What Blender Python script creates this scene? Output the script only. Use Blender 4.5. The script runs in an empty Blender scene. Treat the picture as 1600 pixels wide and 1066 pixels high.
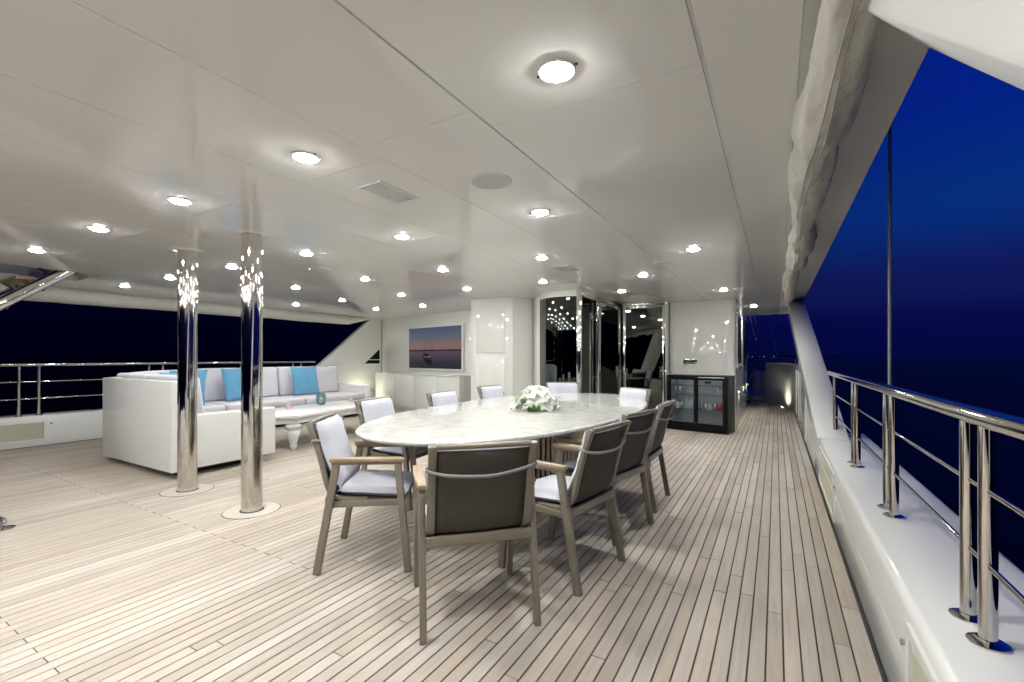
import bpy, bmesh, math, random
from mathutils import Vector, Matrix, noise
random.seed(11)
S = bpy.context.scene
C = S.collection
R = math.radians
PI = math.pi

# ------------------------------------------------------------------ camera
cam = bpy.data.cameras.new('camera')
cam.sensor_width = 36; cam.lens = 16.0; cam.shift_y = 25/1600
cam.clip_start = 0.03; cam.clip_end = 60000
camo = bpy.data.objects.new('camera', cam); C.objects.link(camo)
camo.location = (0, 0, 1.25); camo.rotation_euler = (R(90), 0, math.atan(412/711))
S.camera = camo

# ------------------------------------------------------------------ world: dusk sky, afterglow on the starboard side
W = bpy.data.worlds.new('World'); S.world = W; W.use_nodes = True
wn = W.node_tree.nodes; wl = W.node_tree.links
wn.clear()
wo = wn.new('ShaderNodeOutputWorld'); wb = wn.new('ShaderNodeBackground')
tc = wn.new('ShaderNodeTexCoord'); sx = wn.new('ShaderNodeSeparateXYZ')
wl.new(tc.outputs['Generated'], sx.inputs[0])
ramp = wn.new('ShaderNodeValToRGB'); cr = ramp.color_ramp
cr.interpolation = 'EASE'
stops = [(0.0, (.0008, .0018, .034)), (.05, (.0012, .0020, .042)), (.12, (.0036, .0064, .068)),
         (.24, (.0014, .0180, .140)), (.40, (.0006, .0105, .165)), (.6, (.0004, .0050, .115)), (1.0, (.0003, .0030, .07))]
while len(cr.elements) < len(stops): cr.elements.new(.5)
for e, (p, c) in zip(cr.elements, stops): e.position = p; e.color = (*c, 1)
wl.new(sx.outputs['Z'], ramp.inputs[0])
dt = wn.new('ShaderNodeVectorMath'); dt.operation = 'DOT_PRODUCT'
wl.new(tc.outputs['Generated'], dt.inputs[0]); dt.inputs[1].default_value = (math.sin(R(62)), math.cos(R(62)), 0)
mr = wn.new('ShaderNodeMapRange'); mr.interpolation_type = 'SMOOTHSTEP'
mr.inputs[1].default_value = -.35; mr.inputs[2].default_value = .95; mr.inputs[3].default_value = .16; mr.inputs[4].default_value = 1.38
wl.new(dt.outputs['Value'], mr.inputs[0])
wl.new(ramp.outputs[0], wb.inputs['Color']); wl.new(mr.outputs[0], wb.inputs['Strength'])
wl.new(wb.outputs[0], wo.inputs['Surface'])

# ------------------------------------------------------------------ exposure and sampling
S.view_settings.view_transform = 'Standard'; S.view_settings.look = 'None'
S.view_settings.exposure = 0.2; S.view_settings.gamma = 1.0; S.view_settings.use_curve_mapping = False
S.render.engine = 'CYCLES'
cy = S.cycles
cy.use_denoising = True
try: cy.denoiser = 'OPENIMAGEDENOISE'
except Exception: pass
cy.max_bounces = 9; cy.diffuse_bounces = 6; cy.glossy_bounces = 6; cy.transmission_bounces = 6; cy.transparent_max_bounces = 8
cy.sample_clamp_indirect = 6.0; cy.caustics_reflective = True; cy.caustics_refractive = False; cy.blur_glossy = 0.6
LAMP = 292.0

# ------------------------------------------------------------------ materials
M = {}
def mat(name, col, rough=.5, metal=0, spec=.5, coat=0, **kw):
    m = bpy.data.materials.new(name); m.use_nodes = True
    b = m.node_tree.nodes['Principled BSDF']
    b.inputs['Base Color'].default_value = (*col, 1); b.inputs['Roughness'].default_value = rough
    b.inputs['Metallic'].default_value = metal; b.inputs['Specular IOR Level'].default_value = spec
    b.inputs['Coat Weight'].default_value = coat
    if coat: b.inputs['Coat Roughness'].default_value = .04
    for k, v in kw.items(): b.inputs[k.replace('_', ' ')].default_value = v
    M[name] = m
    return m
def nd(m, t, **kw):
    n = m.node_tree.nodes.new('ShaderNode' + t)
    for k, v in kw.items(): setattr(n, k, v)
    return n
def lk(m, a, b): m.node_tree.links.new(a, b)
def bs(m): return m.node_tree.nodes['Principled BSDF']
def coords(m, scale=(1, 1, 1), kind='Object'):
    t = nd(m, 'TexCoord'); mp = nd(m, 'Mapping'); mp.inputs['Scale'].default_value = scale
    lk(m, t.outputs[kind], mp.inputs[0]); return mp.outputs[0]
def tex(m, vec, scale, detail=4, rough=.55):
    n = nd(m, 'TexNoise'); n.inputs['Scale'].default_value = scale; n.inputs['Detail'].default_value = detail
    n.inputs['Roughness'].default_value = rough; lk(m, vec, n.inputs['Vector']); return n.outputs['Fac']
def rampn(m, fac, stops):
    r = nd(m, 'ValToRGB'); e = r.color_ramp.elements
    while len(e) < len(stops): e.new(.5)
    for q, (p, c) in zip(e, stops): q.position = p; q.color = (*c, 1) if len(c) == 3 else c
    lk(m, fac, r.inputs[0]); return r.outputs[0]
def mixc(m, a, b, fac, mode='MIX'):
    n = nd(m, 'MixRGB', blend_type=mode)
    for s, i in ((fac, 0), (a, 1), (b, 2)):
        if isinstance(s, (int, float)): n.inputs[i].default_value = s
        elif isinstance(s, tuple): n.inputs[i].default_value = (*s, 1)
        else: lk(m, s, n.inputs[i])
    return n.outputs[0]
def bump(m, h, strength=.2, dist=.01):
    n = nd(m, 'Bump'); n.inputs['Strength'].default_value = strength; n.inputs['Distance'].default_value = dist
    lk(m, h, n.inputs['Height']); lk(m, n.outputs[0], bs(m).inputs['Normal'])

def gelcoat(name, col, rough, wob=.05):
    m = mat(name, col, rough)
    v = coords(m)
    lk(m, mixc(m, tuple(c*.94 for c in col), col, tex(m, v, 1.3, 3)), bs(m).inputs['Base Color'])
    r = nd(m, 'MapRange'); r.inputs[3].default_value = rough*.75; r.inputs[4].default_value = rough*1.3
    lk(m, tex(m, v, 5, 5), r.inputs[0]); lk(m, r.outputs[0], bs(m).inputs['Roughness'])
    bump(m, tex(m, v, 2.2, 2), wob, .02)
    return m
gelcoat('ceiling', (.90, .897, .872), .075, .012)
gelcoat('white', (.82, .83, .82), .09)
gelcoat('cream', (.82, .82, .785), .055, .006)
gelcoat('sofa_white', (.81, .82, .81), .16, .02)
gelcoat('matt_white', (.80, .81, .80), .5)
gelcoat('soffit_shaded', (.62, .62, .60), .4)  # ceiling edge outside the canvas roll, its shade put into the grey
mat('groove', (.05, .05, .045), .7)
mat('panel_beige', (.50, .50, .38), .35)
mat('speaker', (.52, .53, .52), .7)

def petal_material():
    m = mat('petal', (.92, .925, .90), .6, spec=.2)
    tl = nd(m, 'BsdfTranslucent'); tl.inputs[0].default_value = (.92, .93, .88, 1); mx = nd(m, 'MixShader'); mx.inputs[0].default_value = .42
    out = [q for q in m.node_tree.nodes if q.type == 'OUTPUT_MATERIAL'][0]
    lk(m, bs(m).outputs[0], mx.inputs[1]); lk(m, tl.outputs[0], mx.inputs[2]); lk(m, mx.outputs[0], out.inputs[0])
# weathered teak; each plank carries its own tone
m = mat('teak', (.4, .34, .28), .62, spec=.3)
at = nd(m, 'Attribute', attribute_name='tone'); sp = nd(m, 'SeparateColor'); lk(m, at.outputs['Color'], sp.inputs[0])
v = coords(m, (60, 2.2, 10)); g1 = tex(m, v, 1.0, 6, .65)
v2 = coords(m, (1.1, .7, 1)); g2 = tex(m, v2, 1.2, 4)
cA = mixc(m, (.365, .330, .288), (.50, .468, .425), sp.outputs[0])
cB = mixc(m, cA, (.45, .385, .315), sp.outputs[1])
cC = mixc(m, cB, rampn(m, g1, [(.3, (.70, .67, .63)), (.7, (1.08, 1.06, 1.04))]), .55, 'MULTIPLY')
cD = mixc(m, cC, rampn(m, g2, [(.3, (.82, .80, .78)), (.65, (1.05, 1.05, 1.05))]), .8, 'MULTIPLY')
st1 = tex(m, coords(m, (1.0, .6, 1)), 2.6, 5, .7)
cE = mixc(m, cD, rampn(m, st1, [(.60, (1, 1, 1)), (.74, (.80, .70, .55))]), .55, 'MULTIPLY')
lk(m, cE, bs(m).inputs['Base Color']); bump(m, g1, .25, .002)
mat('caulk', (.018, .018, .02), .6)

m = mat('teak_arm', (.42, .25, .12), .42)
v = coords(m, (30, 3, 30)); g = tex(m, v, 1.6, 5, .6)
lk(m, rampn(m, g, [(.3, (.20, .14, .085)), (.7, (.38, .285, .185))]), bs(m).inputs['Base Color']); bump(m, g, .15, .002)

m = mat('taupe_metal', (.215, .19, .15), .38, metal=.25)
v = coords(m); lk(m, mixc(m, (.20, .178, .14), (.235, .21, .168), tex(m, v, 9, 4)), bs(m).inputs['Base Color'])
m = mat('sling', (.070, .064, .050), .75, spec=.25)
v = coords(m, (1, 1, 1)); w = nd(m, 'TexWave', bands_direction='Z'); w.inputs['Scale'].default_value = 130; lk(m, v, w.inputs['Vector'])
w2 = nd(m, 'TexWave', bands_direction='X'); w2.inputs['Scale'].default_value = 130; lk(m, v, w2.inputs['Vector'])
bump(m, mixc(m, w.outputs[0], w2.outputs[0], .5), .25, .001)
lk(m, mixc(m, (.058, .052, .040), (.085, .078, .062), tex(m, v, 7, 4)), bs(m).inputs['Base Color'])

def fabric(name, c1, c2, fold=.35):
    m = mat(name, c1, .85, spec=.2)
    m.node_tree.nodes['Principled BSDF'].inputs['Sheen Weight'].default_value = .25
    v = coords(m); n1 = tex(m, v, 7, 4); n2 = tex(m, v, 400, 2)
    lk(m, mixc(m, c1, c2, n1), bs(m).inputs['Base Color'])
    bump(m, mixc(m, n1, n2, .12), fold, .03)
    return m
fabric('chair_fabric', (.46, .47, .545), (.55, .56, .63), .45)
fabric('sofa_fabric', (.58, .57, .62), (.67, .66, .70), .25)
fabric('strap_fabric', (.25, .245, .26), (.33, .32, .34))
fabric('blue_fabric', (.095, .275, .45), (.13, .345, .54), .8)
fabric('canvas', (.60, .58, .52), (.70, .68, .62), .9)
mat('canvas_seam', (.48, .46, .41), .8)

m = mat('granite', (.7, .7, .66), .1, coat=.3)
v = coords(m); vo = nd(m, 'TexVoronoi'); vo.inputs['Scale'].default_value = 75; lk(m, v, vo.inputs['Vector'])
n1 = tex(m, v, 9, 6, .7); n2 = tex(m, v, 48, 3, .6)
base = rampn(m, n1, [(.3, (.46, .47, .44)), (.5, (.60, .60, .57)), (.72, (.69, .69, .665))])
sel = rampn(m, vo.outputs['Distance'], [(.0, (.75, .75, .72)), (.35, (1, 1, 1))])
c1 = mixc(m, base, sel, .35, 'MULTIPLY')
lk(m, mixc(m, c1, rampn(m, n2, [(.36, (.62, .62, .58)), (.46, (1, 1, 1))]), .6, 'MULTIPLY'), bs(m).inputs['Base Color'])

mat('chrome', (.80, .78, .74), .06, metal=1)
m = mat('brushed', (.74, .72, .68), .16, metal=1)
mat('dark_metal', (.06, .06, .065), .35, metal=.5)
mat('black', (.005, .0055, .006), .35, spec=.15)
mat('black_matt', (.008, .008, .009), .7)
mat('interior', (.022, .02, .017), .6)  # darkness of the unlit room is painted into this colour
mat('liner', (.46, .48, .50), .3)
mat('can_silver', (.62, .62, .64), .25, metal=.8); mat('can_red', (.45, .05, .05), .3); mat('can_white', (.7, .7, .7), .3)
mat('bottle_clear', (.55, .68, .80), .1); mat('bottle_blue', (.05, .25, .60), .15)
mat('wire', (.35, .36, .37), .3, metal=1)
petal_material(); mat('leaf', (.09, .22, .055), .45); mat('leaf_pale', (.20, .36, .14), .5)
mat('stamen', (.55, .50, .12), .6)
mat('pink_glass', (.78, .52, .56), .12); mat('starfish', (.72, .56, .33), .7)
m = mat('vase_glass', (.055, .17, .20), .08, coat=.5)
v = coords(m); lk(m, mixc(m, (.04, .13, .16), (.12, .27, .29), tex(m, v, 30, 4)), bs(m).inputs['Base Color'])
mat('hull_white', (.78, .79, .80), .2); mat('rope', (.34, .34, .33), .7); mat('fender', (.55, .58, .62), .4)
mat('foredeck_bluelit', (.20, .30, .42), .5)  # blue light falling on the foredeck is put into this colour

def emit(name, col, s):
    m = mat(name, (.8, .8, .8), .5)
    bs(m).inputs['Emission Color'].default_value = (*col, 1); bs(m).inputs['Emission Strength'].default_value = s
    return m
emit('lamp_lens', (1, .992, .955), LAMP)
emit('courtesy_lens', (1, .98, .60), 260)
emit('uplight_lens', (1, .99, .74), 1400)
emit('fridge_lamp', (.9, .96, 1), 7)
emit('far_light', (.5, .65, 1), .55)

def glass(name, tint, ior, rough=.0, gcol=(1, 1, 1)):
    m = bpy.data.materials.new(name); m.use_nodes = True; nt = m.node_tree; nt.nodes.clear()
    o = nt.nodes.new('ShaderNodeOutputMaterial'); mx = nt.nodes.new('ShaderNodeMixShader')
    tr = nt.nodes.new('ShaderNodeBsdfTransparent'); tr.inputs[0].default_value = (*tint, 1)
    gl = nt.nodes.new('ShaderNodeBsdfGlossy'); gl.inputs['Roughness'].default_value = rough; gl.inputs[0].default_value = (*gcol, 1)
    fr = nt.nodes.new('ShaderNodeFresnel'); fr.inputs[0].default_value = ior
    nt.links.new(fr.outputs[0], mx.inputs[0]); nt.links.new(tr.outputs[0], mx.inputs[1]); nt.links.new(gl.outputs[0], mx.inputs[2])
    nt.links.new(mx.outputs[0], o.inputs[0]); M[name] = m
glass('dark_glass', (.10, .115, .10), 2.1, .012, (.9, .95, .9))
glass('clear_glass', (.90, .92, .92), 1.35)

m = mat('sea', (.0004, .0012, .005), .5, spec=0)
nt = m.node_tree; v = coords(m, (1, 1, 1)); n = tex(m, v, .55, 6, .6); n2 = tex(m, v, 2.4, 3)
bump(m, mixc(m, n, n2, .25), 1.0, .35)
gl = nd(m, 'BsdfGlossy'); gl.inputs['Color'].default_value = (.42, .42, .42, 1); gl.inputs['Roughness'].default_value = .16
fz = nd(m, 'Fresnel'); fz.inputs[0].default_value = 1.33; mx = nd(m, 'MixShader')
bn = [q for q in nt.nodes if q.type == 'BUMP'][0]
for q in (gl, fz): lk(m, bn.outputs[0], q.inputs['Normal'])
out = [q for q in nt.nodes if q.type == 'OUTPUT_MATERIAL'][0]
lk(m, fz.outputs[0], mx.inputs[0]); lk(m, bs(m).outputs[0], mx.inputs[1]); lk(m, gl.outputs[0], mx.inputs[2]); lk(m, mx.outputs[0], out.inputs[0])

# TV picture: dusk over calm water
m = mat('screen', (.01, .01, .01), .25, spec=.12)
t = nd(m, 'TexCoord'); sxy = nd(m, 'SeparateXYZ'); lk(m, t.outputs['UV'], sxy.inputs[0])
nz = nd(m, 'TexNoise'); mp = nd(m, 'Mapping'); mp.inputs['Scale'].default_value = (3, 34, 1)
lk(m, t.outputs['UV'], mp.inputs[0]); lk(m, mp.outputs[0], nz.inputs['Vector']); nz.inputs['Scale'].default_value = 1.5
ad = nd(m, 'Math', operation='MULTIPLY_ADD'); lk(m, nz.outputs['Fac'], ad.inputs[0]); ad.inputs[1].default_value = .02; lk(m, sxy.outputs['Y'], ad.inputs[2])
pic = rampn(m, ad.outputs[0], [(0, (.014, .015, .030)), (.16, (.028, .030, .055)), (.30, (.085, .058, .080)), (.425, (.12, .085, .11)),
                               (.435, (.016, .017, .035)), (.462, (.018, .018, .038)), (.47, (.33, .155, .14)), (.58, (.27, .185, .175)), (.75, (.155, .165, .21)), (1.0, (.085, .115, .215))])
lk(m, pic, bs(m).inputs['Emission Color']); bs(m).inputs['Emission Strength'].default_value = .6
mm = mat('screen_boat', (.004, .004, .005), .5, spec=0); bs(mm).inputs['Emission Color'].default_value = (.006, .006, .010, 1); bs(mm).inputs['Emission Strength'].default_value = 1
mm = mat('screen_boat_light', (.01, .01, .012), .5, spec=0); bs(mm).inputs['Emission Color'].default_value = (.19, .16, .17, 1); bs(mm).inputs['Emission Strength'].default_value = 1

# ------------------------------------------------------------------ helpers
def mtx(o):
    return Matrix.Translation(o.location) @ Matrix.Rotation(o.rotation_euler.z, 4, 'Z')
def thing(name, label, cat, loc=(0, 0, 0), rotz=0, group=None):
    o = bpy.data.objects.new(name, None); C.objects.link(o); o.empty_display_size = .1
    o.location = loc; o.rotation_euler = (0, 0, rotz)
    o['label'] = label; o['category'] = cat
    if group: o['group'] = group
    return o
def tag(o, label=None, cat=None, group=None, kind=None):
    for k, v in (('label', label), ('category', cat), ('group', group), ('kind', kind)):
        if v: o[k] = v
    return o
def link(name, me, m, parent=None, smooth=None):
    me.materials.append(M[m])
    o = bpy.data.objects.new(name, me); C.objects.link(o)
    if parent: o.parent = parent
    if smooth is not None:
        me.polygons.foreach_set('use_smooth', [True]*len(me.polygons))
        me.set_sharp_from_angle(angle=R(smooth))
    me.update()
    return o
class MB:
    """collects faces of ONE part"""
    def __init__(s): s.v = []; s.f = []
    def add(s, vs, fs):
        n = len(s.v); s.v += [tuple(p) for p in vs]; s.f += [tuple(i+n for i in q) for q in fs]; return s
    def box(s, a, b):
        x0, y0, z0 = a; x1, y1, z1 = b
        return s.add([(x0, y0, z0), (x1, y0, z0), (x1, y1, z0), (x0, y1, z0), (x0, y0, z1), (x1, y0, z1), (x1, y1, z1), (x0, y1, z1)],
                     [(0, 3, 2, 1), (4, 5, 6, 7), (0, 1, 5, 4), (1, 2, 6, 5), (2, 3, 7, 6), (3, 0, 4, 7)])
    def hexa(s, lo, hi):       # two quads, lower then upper, counter-clockwise seen from above
        return s.add(list(lo)+list(hi), [(0, 3, 2, 1), (4, 5, 6, 7), (0, 1, 5, 4), (1, 2, 6, 5), (2, 3, 7, 6), (3, 0, 4, 7)])
    def prism(s, poly, z0, z1):
        n = len(poly)
        return s.add([(x, y, z0) for x, y in poly]+[(x, y, z1) for x, y in poly],
                     [tuple(range(n-1, -1, -1)), tuple(range(n, 2*n))]+[(i, (i+1) % n, n+(i+1) % n, n+i) for i in range(n)])
    def slab_x(s, poly, x0, x1):   # polygon in (y, z), extruded along x
        n = len(poly)
        return s.add([(x0, y, z) for y, z in poly]+[(x1, y, z) for y, z in poly],
                     [tuple(range(n)), tuple(range(2*n-1, n-1, -1))]+[((i+1) % n, i, n+i, n+(i+1) % n) for i in range(n)])
    def tube(s, pts, r, n=12, caps=True, flat=1.0, up=(0, 0, 1)):
        pts = [Vector(p) for p in pts]; rs = r if isinstance(r, (list, tuple)) else [r]*len(pts)
        vs = []; fs = []
        for i, p in enumerate(pts):
            d = (pts[min(i+1, len(pts)-1)]-pts[max(i-1, 0)]).normalized()
            u = Vector(up)
            if abs(d.dot(u)) > .95: u = Vector((1, 0, 0))
            a = d.cross(u).normalized(); b = a.cross(d).normalized()
            for k in range(n):
                t = 2*PI*k/n; vs.append(p+(a*math.cos(t)+b*math.sin(t)*flat)*rs[i])
        for i in range(len(pts)-1):
            for k in range(n):
                k2 = (k+1) % n; fs.append((i*n+k, i*n+k2, (i+1)*n+k2, (i+1)*n+k))
        if caps: fs += [tuple(range(n-1, -1, -1)), tuple(range((len(pts)-1)*n, len(pts)*n))]
        return s.add(vs, fs)
    def bar(s, p, q, wa, wb, up=(0, 0, 1)):   # square bar from p to q; wa across, wb along 'up'
        p = Vector(p); q = Vector(q); d = (q-p).normalized(); u = Vector(up)
        if abs(d.dot(u)) > .97: u = Vector((0, 1, 0))
        a = d.cross(u).normalized()*wa/2; b = a.cross(d).normalized()*wb/2
        return s.add([p-a-b, p+a-b, p+a+b, p-a+b, q-a-b, q+a-b, q+a+b, q-a+b],
                     [(0, 3, 2, 1), (4, 5, 6, 7), (0, 1, 5, 4), (1, 2, 6, 5), (2, 3, 7, 6), (3, 0, 4, 7)])
    def lathe(s, prof, c=(0, 0, 0), n=24, ring=False):
        if ring: prof = list(prof)+[prof[0]]
        vs = []; fs = []
        for r, z in prof:
            for k in range(n):
                t = 2*PI*k/n; vs.append((c[0]+r*math.cos(t), c[1]+r*math.sin(t), c[2]+z))
        for i in range(len(prof)-1):
            for k in range(n):
                k2 = (k+1) % n; fs.append((i*n+k, i*n+k2, (i+1)*n+k2, (i+1)*n+k))
        if not ring: fs += [tuple(range(n-1, -1, -1)), tuple(range((len(prof)-1)*n, len(prof)*n))]
        return s.add(vs, fs)
    def ribbon(s, path, th, z0, z1, side=1):   # wall of thickness th to the left of a plan path
        P = [Vector((x, y)) for x, y in path]; L = []
        for i, p in enumerate(P):
            d = (P[min(i+1, len(P)-1)]-P[max(i-1, 0)]).normalized(); L.append(p+Vector((-d.y, d.x))*th*side)
        n = len(P); vs = []
        for p, q in zip(P, L): vs += [(p.x, p.y, z0), (q.x, q.y, z0), (q.x, q.y, z1), (p.x, p.y, z1)]
        fs = [(0, 1, 2, 3), (4*n-1, 4*n-2, 4*n-3, 4*n-4)]
        for i in range(n-1):
            a = 4*i; b = a+4
            for k in range(4): fs.append((a+k, b+k, b+(k+1) % 4, a+(k+1) % 4))
        return s.add(vs, fs)
    def build(s, name, m, parent=None, bevel=0, seg=2, smooth=None, world=False):
        me = bpy.data.meshes.new(name)
        v = s.v
        if world and parent:
            inv = mtx(parent).inverted(); v = [tuple(inv @ Vector(p)) for p in v]
        me.from_pydata(v, [], s.f)
        bm = bmesh.new(); bm.from_mesh(me)
        bmesh.ops.recalc_face_normals(bm, faces=bm.faces)
        if bevel:
            es = [e for e in bm.edges if len(e.link_faces) == 2 and e.calc_face_angle(0) > R(28)]
            bmesh.ops.bevel(bm, geom=es, offset=bevel, segments=seg, profile=.5, affect='EDGES', clamp_overlap=True)
        bm.to_mesh(me); bm.free()
        return link(name, me, m, parent, smooth if smooth is not None else (40 if bevel else None))
def arc(cx, cy, r, a0, a1, n):
    return [(cx+r*math.cos(R(a0+(a1-a0)*i/n)), cy+r*math.sin(R(a0+(a1-a0)*i/n))) for i in range(n+1)]
def copy_tree(o, parent=None):
    c = o.copy(); C.objects.link(c); c.parent = parent
    for ch in list(o.children): copy_tree(ch, c)
    return c
def smoothpath(pts, k=6):
    P = [Vector(p) for p in pts]; out = []
    for i in range(len(P)-1):
        a = P[max(i-1, 0)]; b = P[i]; c = P[i+1]; d = P[min(i+2, len(P)-1)]
        for j in range(k):
            t = j/k; out.append(.5*((2*b)+(c-a)*t+(2*a-5*b+4*c-d)*t*t+(3*b-a-3*c+d)*t**3))
    out.append(P[-1]); return out

CZ = 2.25; DX0, DX1 = -9.02, .372; DY0, DY1 = -4.0, 14.9

# ================================================================== SEA
tag(MB().add([(-30000, -30000, -3.6), (30000, -30000, -3.6), (30000, 30000, -3.6), (-30000, 30000, -3.6)], [(0, 1, 2, 3)]).build('sea', 'sea'), kind='structure')
# hull below the deck
h = MB().prism([(DX0-.4, DY0), (.87, DY0), (.87, 11.5), (.6, 13.5), (-.4, 16.5), (-4.2, 22), (-8, 16.5), (DX0-.4, 11.5)], -3.9, -.035)
tag(h.build('hull', 'hull_white'), 'white yacht hull under the teak deck', 'hull')

# ================================================================== DECK with planks
deck = tag(MB().box((DX0, DY0, -.03), (DX1, 16, -.0035)).build('deck', 'caulk'), kind='structure')
PW = .0635; GAP = .0066
def visible_area(x0, x1, y0, y1):
    # rough size in the picture, used only to rank the planks
    th = math.atan(412/711); s, c = math.sin(th), math.cos(th)
    d0 = -((x0+x1)/2)*s; n = 6; area = 0
    for i in range(n):
        y = y0+(y1-y0)*(i+.5)/n; x = (x0+x1)/2
        d = -x*s+y*c
        if d < .3: continue
        a = (x*c+y*s)/d; b = 1.25/d
        if abs(a) > 1.14 or b > .73: continue
        area += (x1-x0)*(y1-y0)/n/d**3
    return area
planks = []
x = DX1-.012; i = 0
while x-PW > DX0+.05:
    w = .078 if i == 0 else PW
    x1 = x; x0 = x-w
    ymax = 14.8 if x0 > -.62 else (8.75 if x0 > -2.5 else (7.1 if x0 > -4.7 else 8.9))
    if i == 0: cuts = [-4+3.4*k for k in range(7)]
    elif x0 > -2.3:
        cuts = []; y = DY0+random.uniform(-1.6, 0)
        while y < ymax: cuts.append(y); y += random.uniform(1.15, 2.25)
    else:
        cuts = [(1.72 if i % 2 else .66)-2.12*3+2.12*k for k in range(9)]
    cuts = [max(DY0, c) for c in cuts if c < ymax-.05]+[ymax]
    for y0, y1 in zip(cuts[:-1], cuts[1:]):
        if y1-y0 > .03: planks.append((x0+GAP/2, x1-GAP/2, y0+.002, y1-.002))
    x -= w; i += 1
planks.sort(key=lambda p: -visible_area(*p))
B = .0011
def plank_geo(p, z=0.0):
    x0, x1, y0, y1 = p
    vs = [(x0, y0, -.0034), (x1, y0, -.0034), (x1, y1, -.0034), (x0, y1, -.0034), (x0, y0, z-B), (x1, y0, z-B), (x1, y1, z-B), (x0, y1, z-B),
          (x0+B, y0+B, z), (x1-B, y0+B, z), (x1-B, y1-B, z), (x0+B, y1-B, z)]
    fs = [(8, 9, 10, 11), (4, 5, 9, 8), (5, 6, 10, 9), (6, 7, 11, 10), (7, 4, 8, 11), (0, 1, 5, 4), (1, 2, 6, 5), (2, 3, 7, 6), (3, 0, 4, 7)]
    return vs, fs
def tone(me, tones, per):
    a = me.color_attributes.new('tone', 'FLOAT_COLOR', 'POINT'); data = []
    for t in tones: data += list(t)*per
    a.data.foreach_set('color', data)
def rtone():
    return (min(1, max(0, random.gauss(.5, .29))), min(.9, max(0, random.gauss(.08, .30))), 0, 1)
for p in planks[:300]:
    vs, fs = plank_geo(p, random.uniform(-.0004, .0004)); me = bpy.data.meshes.new('plank'); me.from_pydata(vs, [], fs); tone(me, [rtone()], 12)
    link('plank', me, 'teak', deck)
rest = MB(); tn = []
for p in planks[300:]:
    rest.add(*plank_geo(p, random.uniform(-.0004, .0004))); tn.append(rtone())
me = bpy.data.meshes.new('far_planks'); me.from_pydata(rest.v, [], rest.f); tone(me, tn, 12)
tag(link('far_planks', me, 'teak', deck), kind='stuff')

# ================================================================== CEILING with panels
ceil = MB()
for a, b in [((-7.16, DY0), (.43, 12.35)), ((-9.2, DY0), (-8.05, 12.35)), ((-8.05, 2.3), (-7.16, 12.35)), ((-8.05, DY0), (-7.16, -.6))]:
    ceil.box((a[0], a[1], CZ+.012), (b[0], b[1], CZ+.30))
for a, b in [((-8.09, -.64), (-8.05, 2.34)), ((-7.16, -.64), (-7.12, 2.34)), ((-8.05, 2.3), (-7.16, 2.34)), ((-8.05, -.64), (-7.16, -.6))]:
    ceil.box((a[0], a[1], CZ+.31), (b[0], b[1], CZ+.75))
ceil = tag(ceil.build('ceiling', 'ceiling'), kind='structure')
JX = [-.215, -1.07, -1.71, -2.36, -2.98, -3.6, -4.23, -4.88, -5.57, -6.28, -7.16, -8.05, -9.15]
for k in range(len(JX)-1):
    xa, xb = JX[k], JX[k+1]
    ga = .0045 if k < 2 else .0011; gb = .0045 if k < 1 else .0011
    off = 1.52 if k % 2 else 1.66
    ys = [off+1.42*j for j in range(-4, 9)]
    ys = [DY0]+[y for y in ys if DY0+.1 < y < 12.2]+[12.3]
    for y0, y1 in zip(ys[:-1], ys[1:]):
        segs = [(y0, y1)]
        if k == 10:
            segs = [(a, b) for a, b in ((y0, min(y1, -.6)), (max(y0, 2.3), y1)) if b-a > .05]
        for a, b in segs:
            MB().box((xb+gb, a+.0008, CZ), (xa-ga, b-.0008, CZ+.0135)).build('ceiling_panel', 'ceiling', ceil, bevel=.0012, seg=1)
MB().box((-.207, DY0, CZ), (.07, 12.33, CZ+.0135)).build('edge_panel', 'ceiling', ceil, bevel=.003, seg=1)
MB().box((.07, DY0, CZ+.002), (.432, 12.34, CZ+.0138)).build('edge_soffit', 'soffit_shaded', ceil, bevel=.003, seg=1)

# round deck and ceiling rings, then polished columns
def column(x, y, lab):
    t = thing('steel_column', lab, 'column', (x, y, 0), 0, 'polished columns beside the sofa')
    MB().lathe([(.078, .004), (.078, CZ-.002)], n=48).build('shaft', 'chrome', t, smooth=40)
    MB().lathe([(.205, .0005), (.205, .0028), (.088, .0036)], n=48).build('deck_ring', 'teak_ring', t, smooth=30)
    MB().lathe([(.211, -.003), (.211, .0012)], n=48).build('caulk_ring', 'caulk', t, smooth=30)
    MB().lathe([(.088, 0), (.088, .006), (.08, .008)], n=40).build('base_seal', 'caulk', t, smooth=30)
    MB().lathe([(.115, CZ-.004), (.14, CZ+.0005)], n=40).build('ceiling_ring', 'ceiling', t, smooth=30)
m = mat('teak_ring', (.46, .425, .375), .6)
column(-3.70, 2.15, 'polished steel column standing clear on the planks aft of the coffee table')
column(-4.78, 2.17, 'polished steel column right beside the corner of the white sofa')

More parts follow.
